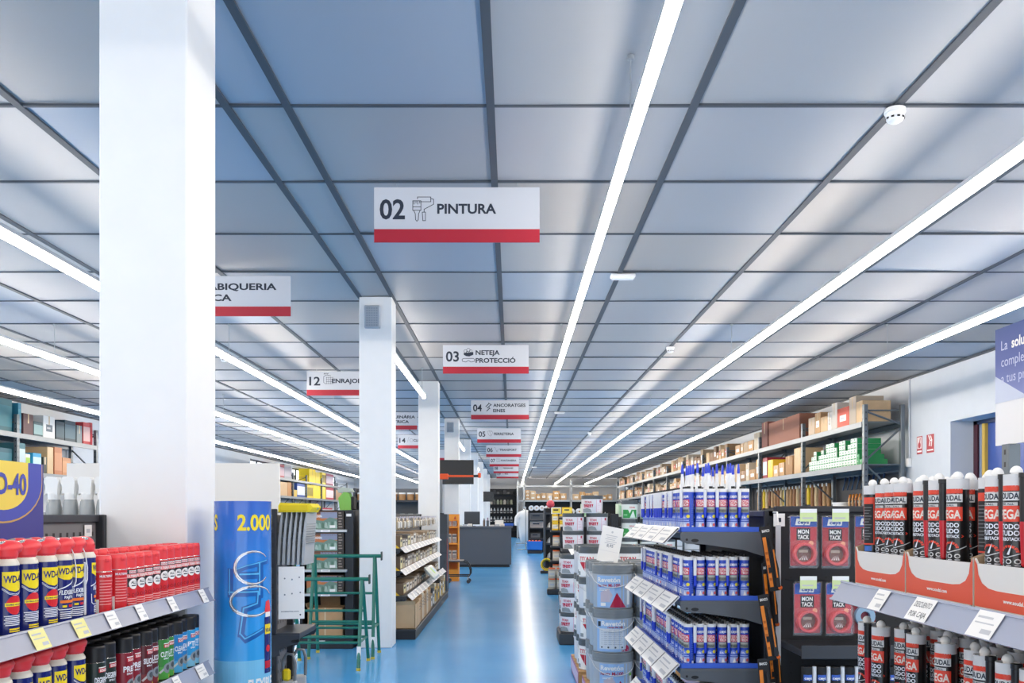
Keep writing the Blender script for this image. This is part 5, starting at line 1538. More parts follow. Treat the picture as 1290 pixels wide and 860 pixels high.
for k in range(2):
    for lv in range(2): OJ.put((.725 + .15 * k, 16.46, .101 + .191 * lv), 0, 'orange lidded clear jar in the floor group, %s, %s' % (('left', 'right')[k], ('below', 'above')[lv]), 'orange lidded jars')
# far aisle: helmets, bins, work suits, rolls
front_shelf('slim dark shelving of white helmets beyond the yellow tins', .85, 1.56, 24.0, [.3, .7, 1.1, 1.5], 1.62, .4)
hm = thing('safety_helmet', 'x', 'helmet')
q = MB(); q.ball(.12, (0, 0, .02), WHITE, 16, half=True, sz=1.1, sy=1.2); q.build('shell', hm)
q = MB(); q.lathe([(.118, .02), (.15, .012), (.15, .006), (.1, 0), (0, 0)], WHITE, 16, sy=1.2); q.build('brim', hm)
HP = Proto(hm)
for si, z in enumerate((.3, .7, 1.1)):
    for k in range(2): HP.put((1.055 + .302 * k, 24.19, z), 0, 'white safety helmet on the slim dark shelving, %s, %s shelf' % (('left', 'right')[k], ('lowest', 'middle', 'upper')[si]), 'white helmets')
t = thing('coiled_hose', 'yellow and black hose coil at the aisle edge before the helmets', 'hose', (.86, 22.3, 0))
q = MB()
for k, c_ in enumerate(('#e3c52a', '#26282b', '#e3c52a', '#26282b')):
    q.tube([((.14 - .012 * k) * math.cos(a * PI / 10), .03 * k, .22 + (.14 - .012 * k) * math.sin(a * PI / 10)) for a in range(20)], .022, mat(c_, .5), 6, closed=True)
q.build('coil', t)
q = MB(); q.box(-.16, .16, -.05, .15, 0, .07, DARK, .01); q.build('stand', t)
t = thing('float_ball', 'pink and white float ball on the top shelf of the slim helmet shelving', 'ball', (1.03, 24.2, 1.62))
q = MB(); q.ball(.11, (0, 0, .11), mat('#e0525e', .4), 14); q.build('ball', t)
q = MB(); q.cyl(.03, .2, .34, PAPER, 10); q.build('neck', t)
front_shelf('dark shelving of boxes standing behind the blue bin', .62, 1.36, 34.6, [.55, .95, 1.25], 1.6, .5)
for k, (x, z, w, h, c_, p_, lb) in enumerate(((.95, .95, .5, .24, '#c8bfba', '#a9a2a0', 'pale grey printed box on the dark shelving above the blue bin'), (.95, 1.251, .55, .26, '#6a6e74', '#4c5056', 'grey box on the upper shelf above the blue bin'), (.9, .55, .4, .2, '#3e4248', '#62666c', 'dark box right behind the blue bin'))):
    small_box('goods_box', lb, w, .3, h, (x, 34.85, z + .001), 0, c_, p_)
t = thing('storage_bin', 'bright blue bin filled with orange balls standing in the far aisle', 'bin', (.85, 33.9, 0))
BB = mat('#1471d0', .4)
q = MB(); q.box(-.27, .27, -.2, .2, 0, .12, DARK, .01); q.build('plinth', t)
q = MB(); q.box(-.28, .28, -.2, -.18, .12, .46, BB); q.box(-.28, .28, .18, .2, .12, .46, BB); q.box(-.28, -.26, -.18, .18, .12, .46, BB); q.box(.26, .28, -.18, .18, .12, .46, BB); q.box(-.28, .28, -.2, .2, .12, .14, BB); q.box(-.3, .3, -.215, -.2, .42, .46, BB)
q.build('bin_body', t)
for k in range(12):
    q = MB(); q.ball(.054, (0, 0, 0), mat('#ee6a48', .5), 10)
    solo('orange_ball', q, 'orange ball in the blue bin, %s in the %s row' % (ORD[k % 4], ('front', 'middle', 'back')[k // 4]), 'ball', 'orange balls in the blue bin', (.85 - .19 + .125 * (k % 4), 33.8 + .11 * (k // 4), .44))
for k in range(10):
    q = MB(); q.cyl(.066, 0, .3, mat('#d9d2c8', .5), 10, (0, 0, 0))
WSU = mat('#e9ebec', .8)
t = thing('garment_rail', 'steel garment rail of white work suits along the far aisle', 'rail', (.56, 37.0, 0))
for y in (0, 8.0):
    q = MB(); q.tube([(0, y, .02), (0, y, 1.745)], .02, GALV, 8); q.build('post', t)
    q = MB(); q.tube([(-.35, y, .02), (.35, y, .02)], .02, GALV, 8); q.build('foot', t)
q = MB(); q.tube([(0, 0, 1.76), (0, 8.0, 1.76)], .02, GALV, 8); q.build('bar', t)
for k in range(10):
    y = 37.3 + .78 * k
    t = thing('work_suit', 'white work suit hanging on the rail, %s from the near end' % ORD[k], 'clothing', (.56, y, .3), 0, 'white work suits')
    q = MB(); q.lathe([(.0, .0), (.2, .02), (.24, .5), (.27, .95), (.3, 1.15), (.22, 1.28), (.07, 1.34), (0, 1.35)], WSU, 14, hard=False, sy=.5); q.build('suit_body', t)
    for sx in (-1, 1):
        q = MB(); q.tube([(sx * .22, 0, 1.2), (sx * .36, -.02, 1.0), (sx * .4, -.04, .7)], [.08, .075, .06], WSU, 8); q.build('sleeve', t)
    q = MB(); q.tube([(0, 0, 1.33), (0, 0, 1.40), (.03, 0, 1.44)], .008, CHROME, 6); q.build('hanger', t)
for k in range(4):
    q = MB(); q.cyl(.1, -.2, .2, mat('#e4e6e8', .6), 16, (0, 0, .1), axis=(0, 1, 0)); q.cyl(.03, -.202, .202, KRAFT, 10, (0, 0, .1), axis=(0, 1, 0))
    solo('insulation_roll', q, 'white roll on top of the dark shelving behind the blue bin, %s from left' % ORD[k], 'roll', 'white rolls', (.74 + .205 * k, 34.85, 1.602))
front_shelf('long shelving under white rolls at the far end of the aisle', 1.5, 3.4, 35.5, [.4, .9, 1.45], 1.47, .6)
for k in range(5):
    q = MB(); q.cyl(.12, -.26, .26, mat('#e4e6e8', .6), 16, (0, 0, .12), axis=(0, 1, 0)); q.cyl(.04, -.262, .262, KRAFT, 10, (0, 0, .12), axis=(0, 1, 0))
    solo('insulation_roll', q, 'white roll lying on the long far shelving, %s from the left' % ORD[k], 'roll', 'white rolls', (1.75 + .3 * k, 35.8, 1.451))
for k in range(7):
    small_box('goods_box', 'pale box on the long far shelving, %s from the left' % ORD[k], .22, .3, .28 + .04 * (k % 3), (1.69 + .25 * k, 35.8, .901), 0, ('#d8d4c8', '#e6c93a', '#b9c6c0')[k % 3], '#efece4', 'pale boxes on the far shelving')

# ================================================================ blue cartridges on the near right shelving
CEY = mat('#1f48c0', .28, coat=.5); CRD = mat('#d8304a', .35, coat=.3); NOZ = mat('#eef0f2', .35); NBL = mat('#1a3fd0', .3, coat=.3); CGRY = mat('#8d9188', .35)
def ceys(kind):
    t = thing('sealant_cartridge', 'x', 'cartridge')
    r, h = .0238, .199
    q = MB(); q.lathe([(0, .002), (r * .95, 0), (r, .004), (r, h - .016)], CEY, 22); q.build('tube_body', t)
    q = MB(); q.lathe([(r + .0003, h - .016), (r + .0006, h - .012), (r + .0006, h), (r * .9, h), (r * .88, h - .004), (0, h - .004)], WHITE, 22); 
    q.lathe([(.009, h - .004), (.009, h + .012), (0, h + .012)], BLACK, 12); q.build('top_rim', t)
    q = MB()
    q.text('ceys', .0, .158, .013, PAPER, w=.034, y=.0006, wrap=r, shear=.15); q.stroke([(-.02, .155), (.02, .158)], .0015, PAPER, .0005, r)
    q.rect(-.022, .022, .113, .147, CRD, .0005, r); q.text('TOTAL', 0, .1315, .012, PAPER, w=.04, y=.001, wrap=r); q.text('TECH', 0, .1165, .012, PAPER, w=.034, y=.001, wrap=r)
    q.rect(-.022, .022, .084, .112, CGRY, .0005, r); q.text('TODO', 0, .088, .010, INK, w=.034, y=.001, wrap=r); q.rect(-.018, .018, .102, .109, mat('#b8bab4', .4), .0008, r)
    q.poly([(-.02, .052), (.012, .052), (.008, .068), (-.006, .074), (-.016, .07)], mat('#6f8fe6', .35), .0006, r); q.text('1h', -.006, .057, .009, PAPER, w=.016, y=.001, wrap=r)
    q.disc(.016, .066, .0085, mat('#e6d83c', .4), .001, r, 14); q.rect(-.02, .02, .044, .049, mat('#9db2ee', .4), .0006, r)
    q.rect(-.022, .022, .012, .04, mat('#a9bce8', .4), .0006, r); q.poly([(-.008, .014), (.008, .014), (.0, .038)], PAPER, .001, r); q.disc(.016, .026, .0075, mat('#e8685c', .4), .001, r, 12)
    q.text('290 ml', -.004, .004, .005, PAPER, w=.024, y=.0006, wrap=r)
    for sgn in (-1, 1):
        for k in range(14): q.rect(sgn * .042 - .008, sgn * .042 + .008 - .003 * (k % 3), .03 + .009 * k, .0325 + .009 * k, mat('#7f9ae8', .4), .0005, r)
        q.rect(sgn * .042 - .007, sgn * .042 + .007, .006, .022, PAPER, .0005, r)
    q.rect(.056, .066, .15, .165, WDY, .0005, r)
    q.build('printed_label', t)
    if kind == 1:
        q = MB(); q.M = Matrix.Translation((-.0262, -.0235, 0)); 
        q.lathe([(0, h - .006), (.0085, h - .006), (.008, .11), (.006, .11)], NOZ, 12); q.lathe([(.0075, .112), (.0065, .062), (.005, .058), (0, .058)], NBL, 12)
        q.M = None
        q.build('spare_nozzle', t)
    elif kind == 2:
        q = MB(); q.lathe([(0, h - .003), (.0115, h - .003), (.0105, h + .02), (.006, h + .085)], NOZ, 12); q.build('nozzle', t)
        q = MB(); q.lathe([(.0068, h + .078), (.0068, h + .10), (.004, h + .126), (0, h + .127)], NBL, 12); q.build('nozzle_cap', t)
    return t
cp = [Proto(ceys(k)) for k in range(3)]
SX, SY = .80, 4.30
SZ = [.395, .718, 1.04, 1.367]
shelving('gondola_shelving', 'black bracket shelving stacked with blue cartridges, right of the main aisle', 1.23, -1, SY, 5.80, .43, SZ, 1.47, strip=STRIPW, strip_h=.075, lean=1.0, base_depth=.43,
         tags=[(s, 4.495 + .37 * k, .352, TAGW, None) for s in range(4) for k in range(4)], pegs=False, shelfmat=mat('#5c6167', .45, metal=.15), panel='#2e3136')
TRB = mat('#3a63cf', .45)
SN = ['lowest', 'lower middle', 'upper middle', 'top']
for si, z in enumerate(SZ):
    t = thing('display_tray', 'flat blue card tray under the cartridges on the %s shelf' % SN[si], 'tray', (SX, SY, z + .0012), 0, 'blue card trays')
    q = MB(); q.box(.006, .37, .01, 1.47, 0, .006, TRB); q.build('tray_floor', t)
    q = MB(); q.box(.0, .375, .006, .010, 0, .023, TRB); q.box(.002, .006, .006, 1.475, 0, .018, TRB); q.build('tray_lip', t)
    rr = random.Random(50 + si)
    nrow = 6 if si else 1
    for c_ in range(nrow):
        x = SX + .052 + .0535 * c_
        n = 26 if c_ < 2 else 9
        for k in range(n):
            y = SY + .065 + .0545 * k
            if k == 0:
                kd = (1, 0, 1, 1, 0, 1)[(c_ + si) % 6]
                rz = rr.uniform(-.3, .1)
            else:
                kd = 0
                rz = -.85 + rr.uniform(-.7, .6)
                if c_ == 0: kd = 1 if rr.random() < .4 else 0
                if si == 3 and c_ >= 1 and k < 9 and rr.random() < .5: kd = 2
            if si == 3 and (c_, k) in ((0, 3),): kd = 2
            if c_ == 0 and k in (0,): rz = -1.0
            if kd == 1 and k > 0: rz = -.75 + rr.uniform(-.1, .1)
            cp[kd].put((x + rr.uniform(-.0004, .0004), y, z + .0075), rz, 'blue cartridge%s, %s back in column %s from aisle, %s shelf' % ((' with upright nozzle', '')[kd != 2], ORD[k], ('one', 'two', 'three', 'four', 'five', 'six')[c_], SN[si]), 'blue sealant cartridges')

# ---- end panel with hanging tape blisters, facing the camera
t = thing('gondola_shelving', 'black end panel hung with red tape blisters, right of the blue cartridges', 'shelving unit', (1.262, 4.27, 0))
q = MB(); q.box(0, .96, 0, .02, 0.1, 1.46, mat('#26282c', .6))
for i in range(16):
    for j in range(24): q.rect(.05 + .055 * i, .058 + .055 * i, .2 + .05 * j, .208 + .05 * j, BLACK, .0006)
q.build('back_panel', t)
q = MB(); q.box(-.02, .98, -.02, .03, 1.46, 1.49, DARK, .004); q.build('top_rail', t)
q = MB(); q.box(.93, .96, -.03, 0, 0, 1.46, DARK, .003); q.build('upright', t)
q = MB(); q.box(0, .96, -.34, 0, 0, .1, DARK, .004); q.build('base_plinth', t)
for z in (.88, .6):
    q = MB(); q.box(.0, .93, -.32, 0, z - .05, z - .02, mat('#3b3e44', .4, metal=.3), .003); q.box(.0, .93, -.325, -.318, z - .06, z, mat('#3b3e44', .4, metal=.3), .002); q.build('shelf', t)
q = MB(); q.box(-.035, .018, -.026, -.022, 1.395, 1.455, PAPER); q.rect(-.015, .0, 1.415, 1.435, INK, .0265); q.build('price_tag', t)
REDT = mat('#d8454a', .3, coat=.4)
def tape_blister():
    t = thing('tape_blister', 'x', 'blister pack')
    q = MB(); q.box(-.056, .056, 0, .004, 0, .215, mat('#c42c3a', .4)); q.rect(-.056, .056, .17, .215, mat('#1e4fae', .4), .0005)
    q.poly([(-.03, .207), (.034, .207), (.028, .178), (-.036, .178)][::-1], PAPER, .0009); q.text('ceys', -.001, .184, .017, mat('#1e4fae', .4), w=.05, y=.0013, shear=.15)
    q.rect(-.03, .03, .112, .164, MATBLK, .0008); q.text('MON', 0, .141, .018, PAPER, w=.048, y=.0013); q.text('TACK', 0, .117, .018, PAPER, w=.05, y=.0013)
    q.disc(.034, .098, .011, mat('#f1a27a', .4), .0009); q.disc(0, .052, .035, mat('#7a4a3a', .5), .0008); q.rect(-.02, .02, .058, .07, mat('#c9b8a0', .5), .0012)
    for k in range(4): q.poly([(-.02 + .011 * k, .025), (-.014 + .011 * k, .025), (.0 + .004 * k, .046)], PAPER, .0012)
    q.build('card', t)
    q = MB()
    ring = []
    n = 28
    for k in range(n):
        a = 2 * PI * k / n
        ring.append((math.cos(a), math.sin(a)))
    for (r0, y0), (r1, y1) in (((.05, -.001), (.05, -.024)), ((.05, -.024), (.047, -.027)), ((.047, -.027), (.039, -.027)), ((.039, -.027), (.036, -.024)), ((.036, -.024), (.036, -.001))):
        vv = [(r0 * a, y0, .052 + r0 * b_) for a, b_ in ring] + [(r1 * a, y1, .052 + r1 * b_) for a, b_ in ring]
        q.add(vv, [(k, n + k, n + (k + 1) % n, (k + 1) % n) for k in range(n)], REDT, True)
    q.build('tape_roll', t)
    CLR = mat('#dfe6ec', .1, coat=.5, alpha=.07)
    q = MB(); q.box(-.06, .06, -.031, .006, -.008, .112, CLR, .008); q.box(-.062, .062, -.002, .0, -.012, .222, CLR); q.build('clear_shell', t)
    return t
TB_ = Proto(tape_blister())
pos = [((1.278, 3.97, 1.225), .0), ((1.425, 3.99, 1.222), .02), ((1.575, 4.0, 1.225), -.05), ((1.295, 3.97, .93), .03), ((1.43, 3.96, .93), .12)]
pl_ = ['upper row, leftmost', 'upper row, second', 'upper row, third beside the orange cartons', 'lower row, leftmost', 'lower row, second and slightly turned']
for k, (p, rz) in enumerate(pos):
    TB_.put(p, rz, 'red blue tape blister on the black end panel, ' + pl_[k], 'red tape blisters')
for k, (p, rz) in enumerate(pos[:2] + pos[3:]):
    TB_.put((p[0] + .025, p[1] + .06, p[2]), rz, 'tape blister hanging directly behind the %s red tape blister' % ('upper left', 'upper second', 'lower left', 'lower second')[k], 'red tape blisters')
for k, x in enumerate((1.29, 1.43, 1.575)):
    for z, w in ((1.452 - .0, 'upper'), (1.157, 'lower')):
        if z > 1.4: z = 1.45
        t = thing('display_hook', '%s price hook over the %s row, %s from the left' % ('chrome', w, ORD[k]), 'hook', (x, 4.27, z), 0, 'price hooks on the black panel')
        q = MB(); q.tube([(0, -.003, -.012), (0, -.33, -.006)], .0035, CHROME, 6); q.build('peg', t)
        q = MB(); q.box(-.036, .036, -.334, -.33, -.03, .025, TAGG); q.rect(-.036, .036, .008, .025, PAPER, .3345); q.rect(-.028, .02, -.018, -.012, TAGI, .3345); q.build('price_tag', t)
t = thing('tape_roll', 'pale blue tape roll pack on the lower hooks behind the price rail', 'tape', (1.60, 4.12, .94))
q = MB(); q.box(-.055, .055, 0, .004, -.03, .17, mat('#8b1f30', .4)); q.build('card', t)
q = MB(); q.lathe([(.045, 0), (.045, .025), (.022, .025), (.022, 0)], mat('#9fc4e0', .4), 20, c=(0, 0, .05), axis=(0, -1, 0)); q.build('roll', t)
def montack():
    t = thing('adhesive_cartridge', 'x', 'cartridge'); r = .0235; h = .2
    q = MB(); q.lathe([(0, 0), (r, 0), (r, h - .004)], MATBLK, 18); q.lathe([(r, h - .004), (r * .9, h), (0, h)], BLACK, 18); q.build('tube_body', t)
    q = MB(); q.rect(-.022, .022, .14, .165, mat('#3f66c0', .35), .0005, r); q.text('ceys', 0, .145, .012, PAPER, w=.034, y=.001, wrap=r)
    q.rect(-.022, .022, .07, .138, mat('#1f2126', .4), .0006, r); q.text('MON', 0, .112, .014, PAPER, w=.036, y=.001, wrap=r); q.text('TACK', 0, .094, .014, PAPER, w=.038, y=.001, wrap=r)
    q.rect(-.022, .022, .02, .07, mat('#b3243a', .35), .0005, r); q.rect(-.022, .022, .005, .02, mat('#2b56b8', .35), .0006, r); q.build('printed_label', t)
    q = MB(); q.M = Matrix.Translation((.03, -.008, 0)); q.lathe([(0, h), (.0095, h), (.0095, .1), (.006, .03), (0, .03)], NOZ, 10); q.M = None; q.build('spare_nozzle', t)
    return t
MT = Proto(montack())
for k in range(7): MT.put((1.30 + .062 * k, 3.99, .581), 0, 'black and red cartridge with white nozzle, %s from the left on the low black shelf' % ORD[k], 'black and red cartridges')

# ---- folding saws on a clip strip at the corner
q = MB(); q.box(-.012, .012, 0, .003, 0, 1.1, mat('#d4d8dc', .3)); q.tube([(0, .0, 1.1), (0, .02, 1.16), (0, .08, 1.16)], .004, WHITE, 6)
solo('clip_strip', q, 'narrow clip strip hanging at the corner of the blue cartridge shelves', 'clip strip', None, (1.236, 4.2, .30))
def saw():
    t = thing('folding_saw', 'x', 'saw')
    OJM = mat('#f08a2c', .4)
    q = MB(); q.prism([(-.024, 0), (.024, 0), (.024, .3), (-.024, .3)], 0, .004, MATBLK); q.rect(-.020, -.004, .02, .25, OJM, .0006); q.text('BAHCO', 0, .272, .012, PAPER, w=.034, y=.0008)
    for k in range(5): q.rect(-.018, -.006, .05 + .03 * k, .062 + .03 * k, mat('#c9661c', .5), .001)
    q.rect(-.016, .002, .085, .11, MATBLK, .0012); q.build('card', t)
    q = MB(); q.prism([(.004, .02), (.022, .015), (.028, .1), (.02, .2), (.012, .24), (.006, .24), (.01, .1)], -.018, -.001, mat('#232427', .5)); q.build('handle', t)
    q = MB(); q.ball(.01, (.022, -.01, .012), mat('#ee6a1c', .4), 10); q.prism([(.012, .06), (.018, .06), (.02, .19), (.014, .19)], -.0195, -.018, OJM); q.build('orange_trim', t)
    return t
SP = Proto(saw())
for k, (x, z, tilt, y) in enumerate(((1.205, 1.10, -.16, 4.14), (1.20, .93, -.12, 4.17), (1.185, .79, -.16, 4.10), (1.215, .62, -.10, 4.16), (1.155, .50, -.08, 4.08), (1.205, .40, -.08, 4.13))):
    o = SP.put((x, y, z), 0, 'orange and black folding saw on the clip strip, %s from the top' % ORD[k], 'folding saws on the clip strip')
    o.rotation_euler = (0, tilt, .35 if k % 2 else -.05)

# ================================================================ black and red cartridges, nearest shelving on the right
SDB = mat('#17181a', .3, coat=.4); SRD = mat('#e8472f', .4); SBR = mat('#d3222e', .35, coat=.3)
def soudal(kind):
    t = thing('sealant_cartridge', 'x', 'cartridge')
    r, h = .0262, .27
    q = MB(); q.lathe([(0, 0), (r, 0), (r, h - .026)], SDB, 26); q.build('tube_body', t)
    q = MB(); q.lathe([(r + .0004, h - .027), (r + .0004, h), (r * .93, h), (r * .9, h - .004), (0, h - .004)], mat('#dcdcdc', .35), 26)
    q.lathe([(0, h - .004), (.011, h - .004), (.011, h + .004), (0, h + .004)], WHITE, 12); q.build('top_rim', t)
    q = MB(); q.ball(.0135, (0, 0, h + .004), WHITE, 16, half=True, sz=1.15); q.build('dome_cap', t)
    q = MB()
    q.M = Matrix.Translation((0, 0, .0513)) @ Matrix.Diagonal((1, 1, .81, 1))
    q.rect(-.034, .026, .222, .239, SRD, .0005, r); q.rect(-.034, .026, .198, .2245, mat('#e4e4e2', .4), .0005, r); q.text('SOUDAL', -.004, .203, .0165, INK, w=.054, y=.0009, wrap=r)
    q.rect(-.034, .014, .184, .193, mat('#cfcfcd', .4), .0005, r); q.text('FIX ALL', -.008, .186, .005, INK, w=.03, y=.0008, wrap=r)
    q.rect(-.034, .026, .140, .1835, SRD, .0007, r); q.text('PEGA', -.004, .148, .026, mat('#f3e4d8', .4), w=.052, y=.0012, wrap=r)
    q.text('TODO', -.004, .120, .014, TXW, w=.044, y=.0006, wrap=r); q.text('TUDO', -.004, .102, .014, TXW, w=.044, y=.0006, wrap=r)
    q.text('TURBOTACK', -.006, .088, .009, TXW, w=.05, y=.0006, wrap=r); q.stroke([(.024, .096), (.028, .0925), (.024, .089)], .002, SRD, .0006, r)
    for k in range(7):
        a0 = PI * (.95 - .14 * k); a1 = a0 - .34
        q.poly([(-.004 + .022 * math.cos(a0), .056 + .02 * math.sin(a0)), (-.004 + .015 * math.cos(a0), .056 + .0135 * math.sin(a0)), (-.004 + .015 * math.cos(a1), .056 + .0135 * math.sin(a1)), (-.004 + .022 * math.cos(a1), .056 + .02 * math.sin(a1))][::-1], SRD, .0007, r)
    q.poly([(-.009, .05), (-.003, .049), (.003, .079)], TXW, .001, r)
    q.stroke([(-.034, .056), (-.02, .043), (-.008, .042), (.018, .052), (.036, .062)], .0025, mat('#cfd2d4', .4), .0006, r)
    for k in range(3):
        q.disc(-.024 + .019 * k, .031, .0072, mat('#d5d7d8', .4), .0006, r, 12); q.disc(-.024 + .019 * k, .031, .0045, SDB, .001, r, 8); q.rect(-.03 + .019 * k, -.018 + .019 * k, .0185, .0205, TXW, .0006, r)
    # reverse of the tube: red framed small print
    b0 = PI * r
    q.rect(b0 - .02, b0 + .02, .045, .225, SRD, .0005, r); q.rect(b0 - .0165, b0 + .0165, .05, .2, MATBLK, .0009, r)
    for k in range(12): q.rect(b0 - .014, b0 + .012 - .004 * (k % 3), .185 - .011 * k, .188 - .011 * k, mat('#6d7074', .5), .0013, r)
    q.rect(b0 - .012, b0 + .012, .02, .04, mat('#3a6fc0', .4), .0009, r)
    q.build('printed_label', t)
    if kind == 1:
        q = MB(); q.M = Matrix.Translation((.0305, -.026, 0)); q.lathe([(0, h + .002), (.0125, h + .002), (.0125, h - .008), (.0112, h - .009), (.0105, .16), (0, .158)], mat('#202124', .35), 14)
        b_ = q; q.M = None
        nz = q.build('spare_nozzle', t)
        q = MB(); q.M = Matrix.Translation((.0305, -.026, 0)); q.lathe([(.0108, .165), (.0108, .16), (.0075, .07), (.005, .066), (0, .066)], SBR, 14); q.M = None; q.build('nozzle_tip', nz)
    return t
sp_ = [Proto(soudal(k)) for k in range(2)]
SGX = 1.5
shelving('gondola_shelving', 'nearest right shelving with wide pale price rails and black and red cartridges', SGX, -1, .7, 2.90, .44, [.46, .84, 1.222], 1.5, strip=mat('#aeb4c6', .2, coat=.5), strip_h=.056, lean=.65,
         tags=[(2, 2.55, .085, TAGW, None), (2, 2.29, .115, TAGW, ('DESCUENTO', 'POR CAJA')), (2, 1.98, .105, TAGW, None), (1, 2.5, .09, TAGW, None), (1, 2.0, .09, TAGW, None)], panel='#3a3d42', pegs=False)
def shelf_box(label, y0, y1):
    """shelf-ready carton, front towards the aisle"""
    t = thing('display_carton', label, 'box', (1.092, y1, 1.2235), -PI / 2, 'orange display cartons')
    L = y1 - y0 - .004; D = .205; hh = .112
    BRN = mat('#a98f72', .8); OG = mat('#e2573a', .5); CW = mat('#e6e2dc', .6)
    q = MB()
    q.prism([(0, 0), (L, 0), (L, hh + .012), (L - .01, hh), (.01, hh), (0, hh + .012)], 0, .005, CW)
    q.box(0, L, 0.005, D, 0, .045, BRN)
    q.box(0, L, D - .005, D, 0, .15, BRN)
    q.M = frame((0, 0, 0), (0, 1, 0), (0, 0, 1)); q.prism([(0, 0), (D, 0), (D, .16), (D * .35, .15), (0, hh + .012)], 0, .005, BRN); q.M = Matrix.Translation((L - .005, 0, 0)) @ frame((0, 0, 0), (0, 1, 0), (0, 0, 1))
    q.prism([(0, 0), (D, 0), (D, .16), (D * .35, .15), (0, hh + .012)], 0, .005, BRN); q.M = None
    q.build('carton', t)
    q = MB()
    pts = [(0, .012), (L, .012), (L, hh + .01)]
    for k in range(0, 13):
        a = PI * k / 12
        s_ = math.cos(a)
        pts.append((L / 2 + (L / 2 - .012) * s_, hh * .98 - .056 * math.sqrt(max(0, 1 - s_ ** 6))))
    pts.append((0, hh + .01))
    q.poly(pts, OG, .0008)
    q.text('www.soudal.com', L * .5, .03, .009, PAPER, w=.11, y=.0016)
    q.build('printing', t)
    return t
shelf_box('orange and white display carton farthest along the upper rail, nearest the tape blisters', 2.51, 2.875)
shelf_box('orange and white display carton, middle one on the upper rail', 2.14, 2.505)
shelf_box('orange and white display carton closest to the camera on the upper rail', 1.77, 2.135)
A = -1.05
ZT = 1.2685
tl = [(1.124, 2.82, 1, 2.2), (1.126, 2.735, 0, A), (1.126, 2.665, 0, A), (1.126, 2.605, 0, A), (1.126, 2.475, 1, A), (1.126, 2.385, 1, A), (1.126, 2.285, 0, A), (1.165, 2.205, 0, 2.0), (1.126, 2.098, 1, A), (1.126, 2.02, 1, A + .1), (1.126, 1.93, 0, A), (1.126, 1.85, 0, A),
      (1.19, 2.80, 0, A), (1.19, 2.72, 0, A), (1.19, 2.64, 0, A), (1.19, 2.56, 0, A), (1.19, 2.43, 0, A), (1.19, 2.35, 0, A), (1.205, 2.275, 0, A), (1.19, 2.06, 0, A), (1.19, 1.98, 0, A), (1.19, 1.9, 0, A),
      (1.25, 2.76, 0, A), (1.25, 2.68, 0, A), (1.25, 2.60, 0, A), (1.25, 2.46, 0, A), (1.25, 2.38, 0, A), (1.25, 2.08, 0, A), (1.25, 2.0, 0, A)]
cnt = {}
for x, y, kd, rz in tl:
    if rz > 1: kd = 0
    row = 'front' if x < 1.14 else ('middle' if x < 1.23 and y != 2.275 else 'rear')
    bxn = 'far' if y > 2.51 else ('middle' if y > 2.14 else 'near')
    cnt[(row, bxn)] = cnt.get((row, bxn), -1) + 1
    sp_[kd].put((x, y, ZT), rz, 'black red cartridge%s, %s orange carton, %s row, %s from far end' % (' with nozzle' if kd else (' turned backwards' if rz > 1 else ''), bxn, row, ORD[cnt[(row, bxn)]]), 'black and red cartridges with white domes')
lw = [(1.12, 2.855, 1), (1.115, 2.735, 0), (1.165, 2.69, 1), (1.15, 2.575, 0), (1.205, 2.50, 0), (1.145, 2.39, 0), (1.165, 2.275, 0), (1.145, 2.19, 1), (1.14, 2.08, 1), (1.14, 1.98, 0), (1.14, 1.9, 0), (1.14, 1.82, 0)]
for k, (x, y, kd) in enumerate(lw):
    sp_[kd].put((x, y, .84), A + .12 * (k % 3 - 1), 'black red cartridge below the pale price rail, front row, %s from far end' % ORD[k], 'black and red cartridges with white domes')
for k in range(11):
    sp_[0].put((1.255, 2.82 - .083 * k, .84), A, 'black red cartridge below the pale price rail, second row, %s from far end' % ORD[k], 'black and red cartridges with white domes')

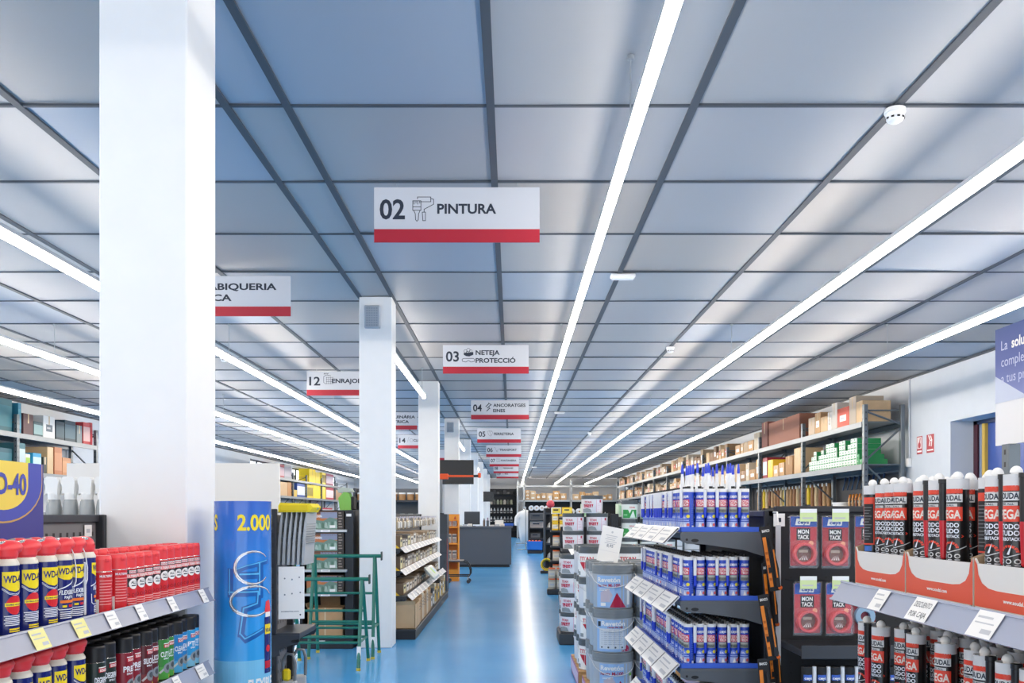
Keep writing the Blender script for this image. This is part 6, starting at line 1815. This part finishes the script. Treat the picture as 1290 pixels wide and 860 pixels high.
# poster standing on top of that shelving, facing the aisle
pm = bpy.data.materials.new('poster_print')
pm.use_nodes = True
nt = pm.node_tree; b = nt.nodes['Principled BSDF']
tc = nt.nodes.new('ShaderNodeTexCoord'); spx = nt.nodes.new('ShaderNodeSeparateXYZ'); mr = nt.nodes.new('ShaderNodeMapRange'); cr = nt.nodes.new('ShaderNodeValToRGB')
nt.links.new(tc.outputs['Object'], spx.inputs[0]); nt.links.new(spx.outputs['Z'], mr.inputs['Value'])
mr.inputs['From Min'].default_value = .14; mr.inputs['From Max'].default_value = .36
nt.links.new(mr.outputs[0], cr.inputs['Fac']); nt.links.new(cr.outputs[0], b.inputs['Base Color'])
e = cr.color_ramp.elements; e[0].color = hexc('#7f8ac4'); e[1].color = hexc('#2f4a88'); x = e.new(.55); x.color = hexc('#4c5c9e'); b.inputs['Roughness'].default_value = .5
PW = 1.6; PH = .358
t = thing('shelf_poster', 'blue and white poster panel standing on top of the nearest right shelving', 'poster', (SGX, 1.2, 1.662))
q = MB(); q.box(-.004, .004, 0, PW, 0, PH, mat('#f0f1f3', .5)); q.build('panel', t)
q = MB(); q.M = frame((-.0042, PW, 0), (0, -1, 0), (0, 0, 1))
q.poly([(0, .215), (0, PH), (PW, PH), (PW, .15), (.18, .13)][::-1], pm, .0005); q.poly([(0, .215), (.18, .13), (0, .13)][::-1], mat('#cdd6ea', .5), .0005); q.build('print', t)
q = MB(); q.M = frame((-.0042, PW, 0), (0, -1, 0), (0, 0, 1)); LT = mat('#c9d0ea', .5)
q.text('La', .035, .288, .031, LT, y=.001, bold=False, align='l'); q.text('solución', .092, .288, .031, PAPER, y=.001, align='l')
q.text('completa', .035, .238, .031, LT, y=.001, bold=False, align='l'); q.text('a tus proyectos', .035, .188, .031, LT, y=.001, bold=False, align='l'); q.build('lettering', t)
for yy in (.06, PW - .10):
    q = MB(); q.box(-.018, .018, yy, yy + .04, -.158, -.0, RACK, .002)
    q.M = frame((-.0185, yy + .02, -.158), (0, -1, 0), (0, 0, 1))
    for k in range(4): q.rect(-.005, .005, .015 + .037 * k, .03 + .037 * k, BLACK)
    q.M = None
    q.build('post', t)
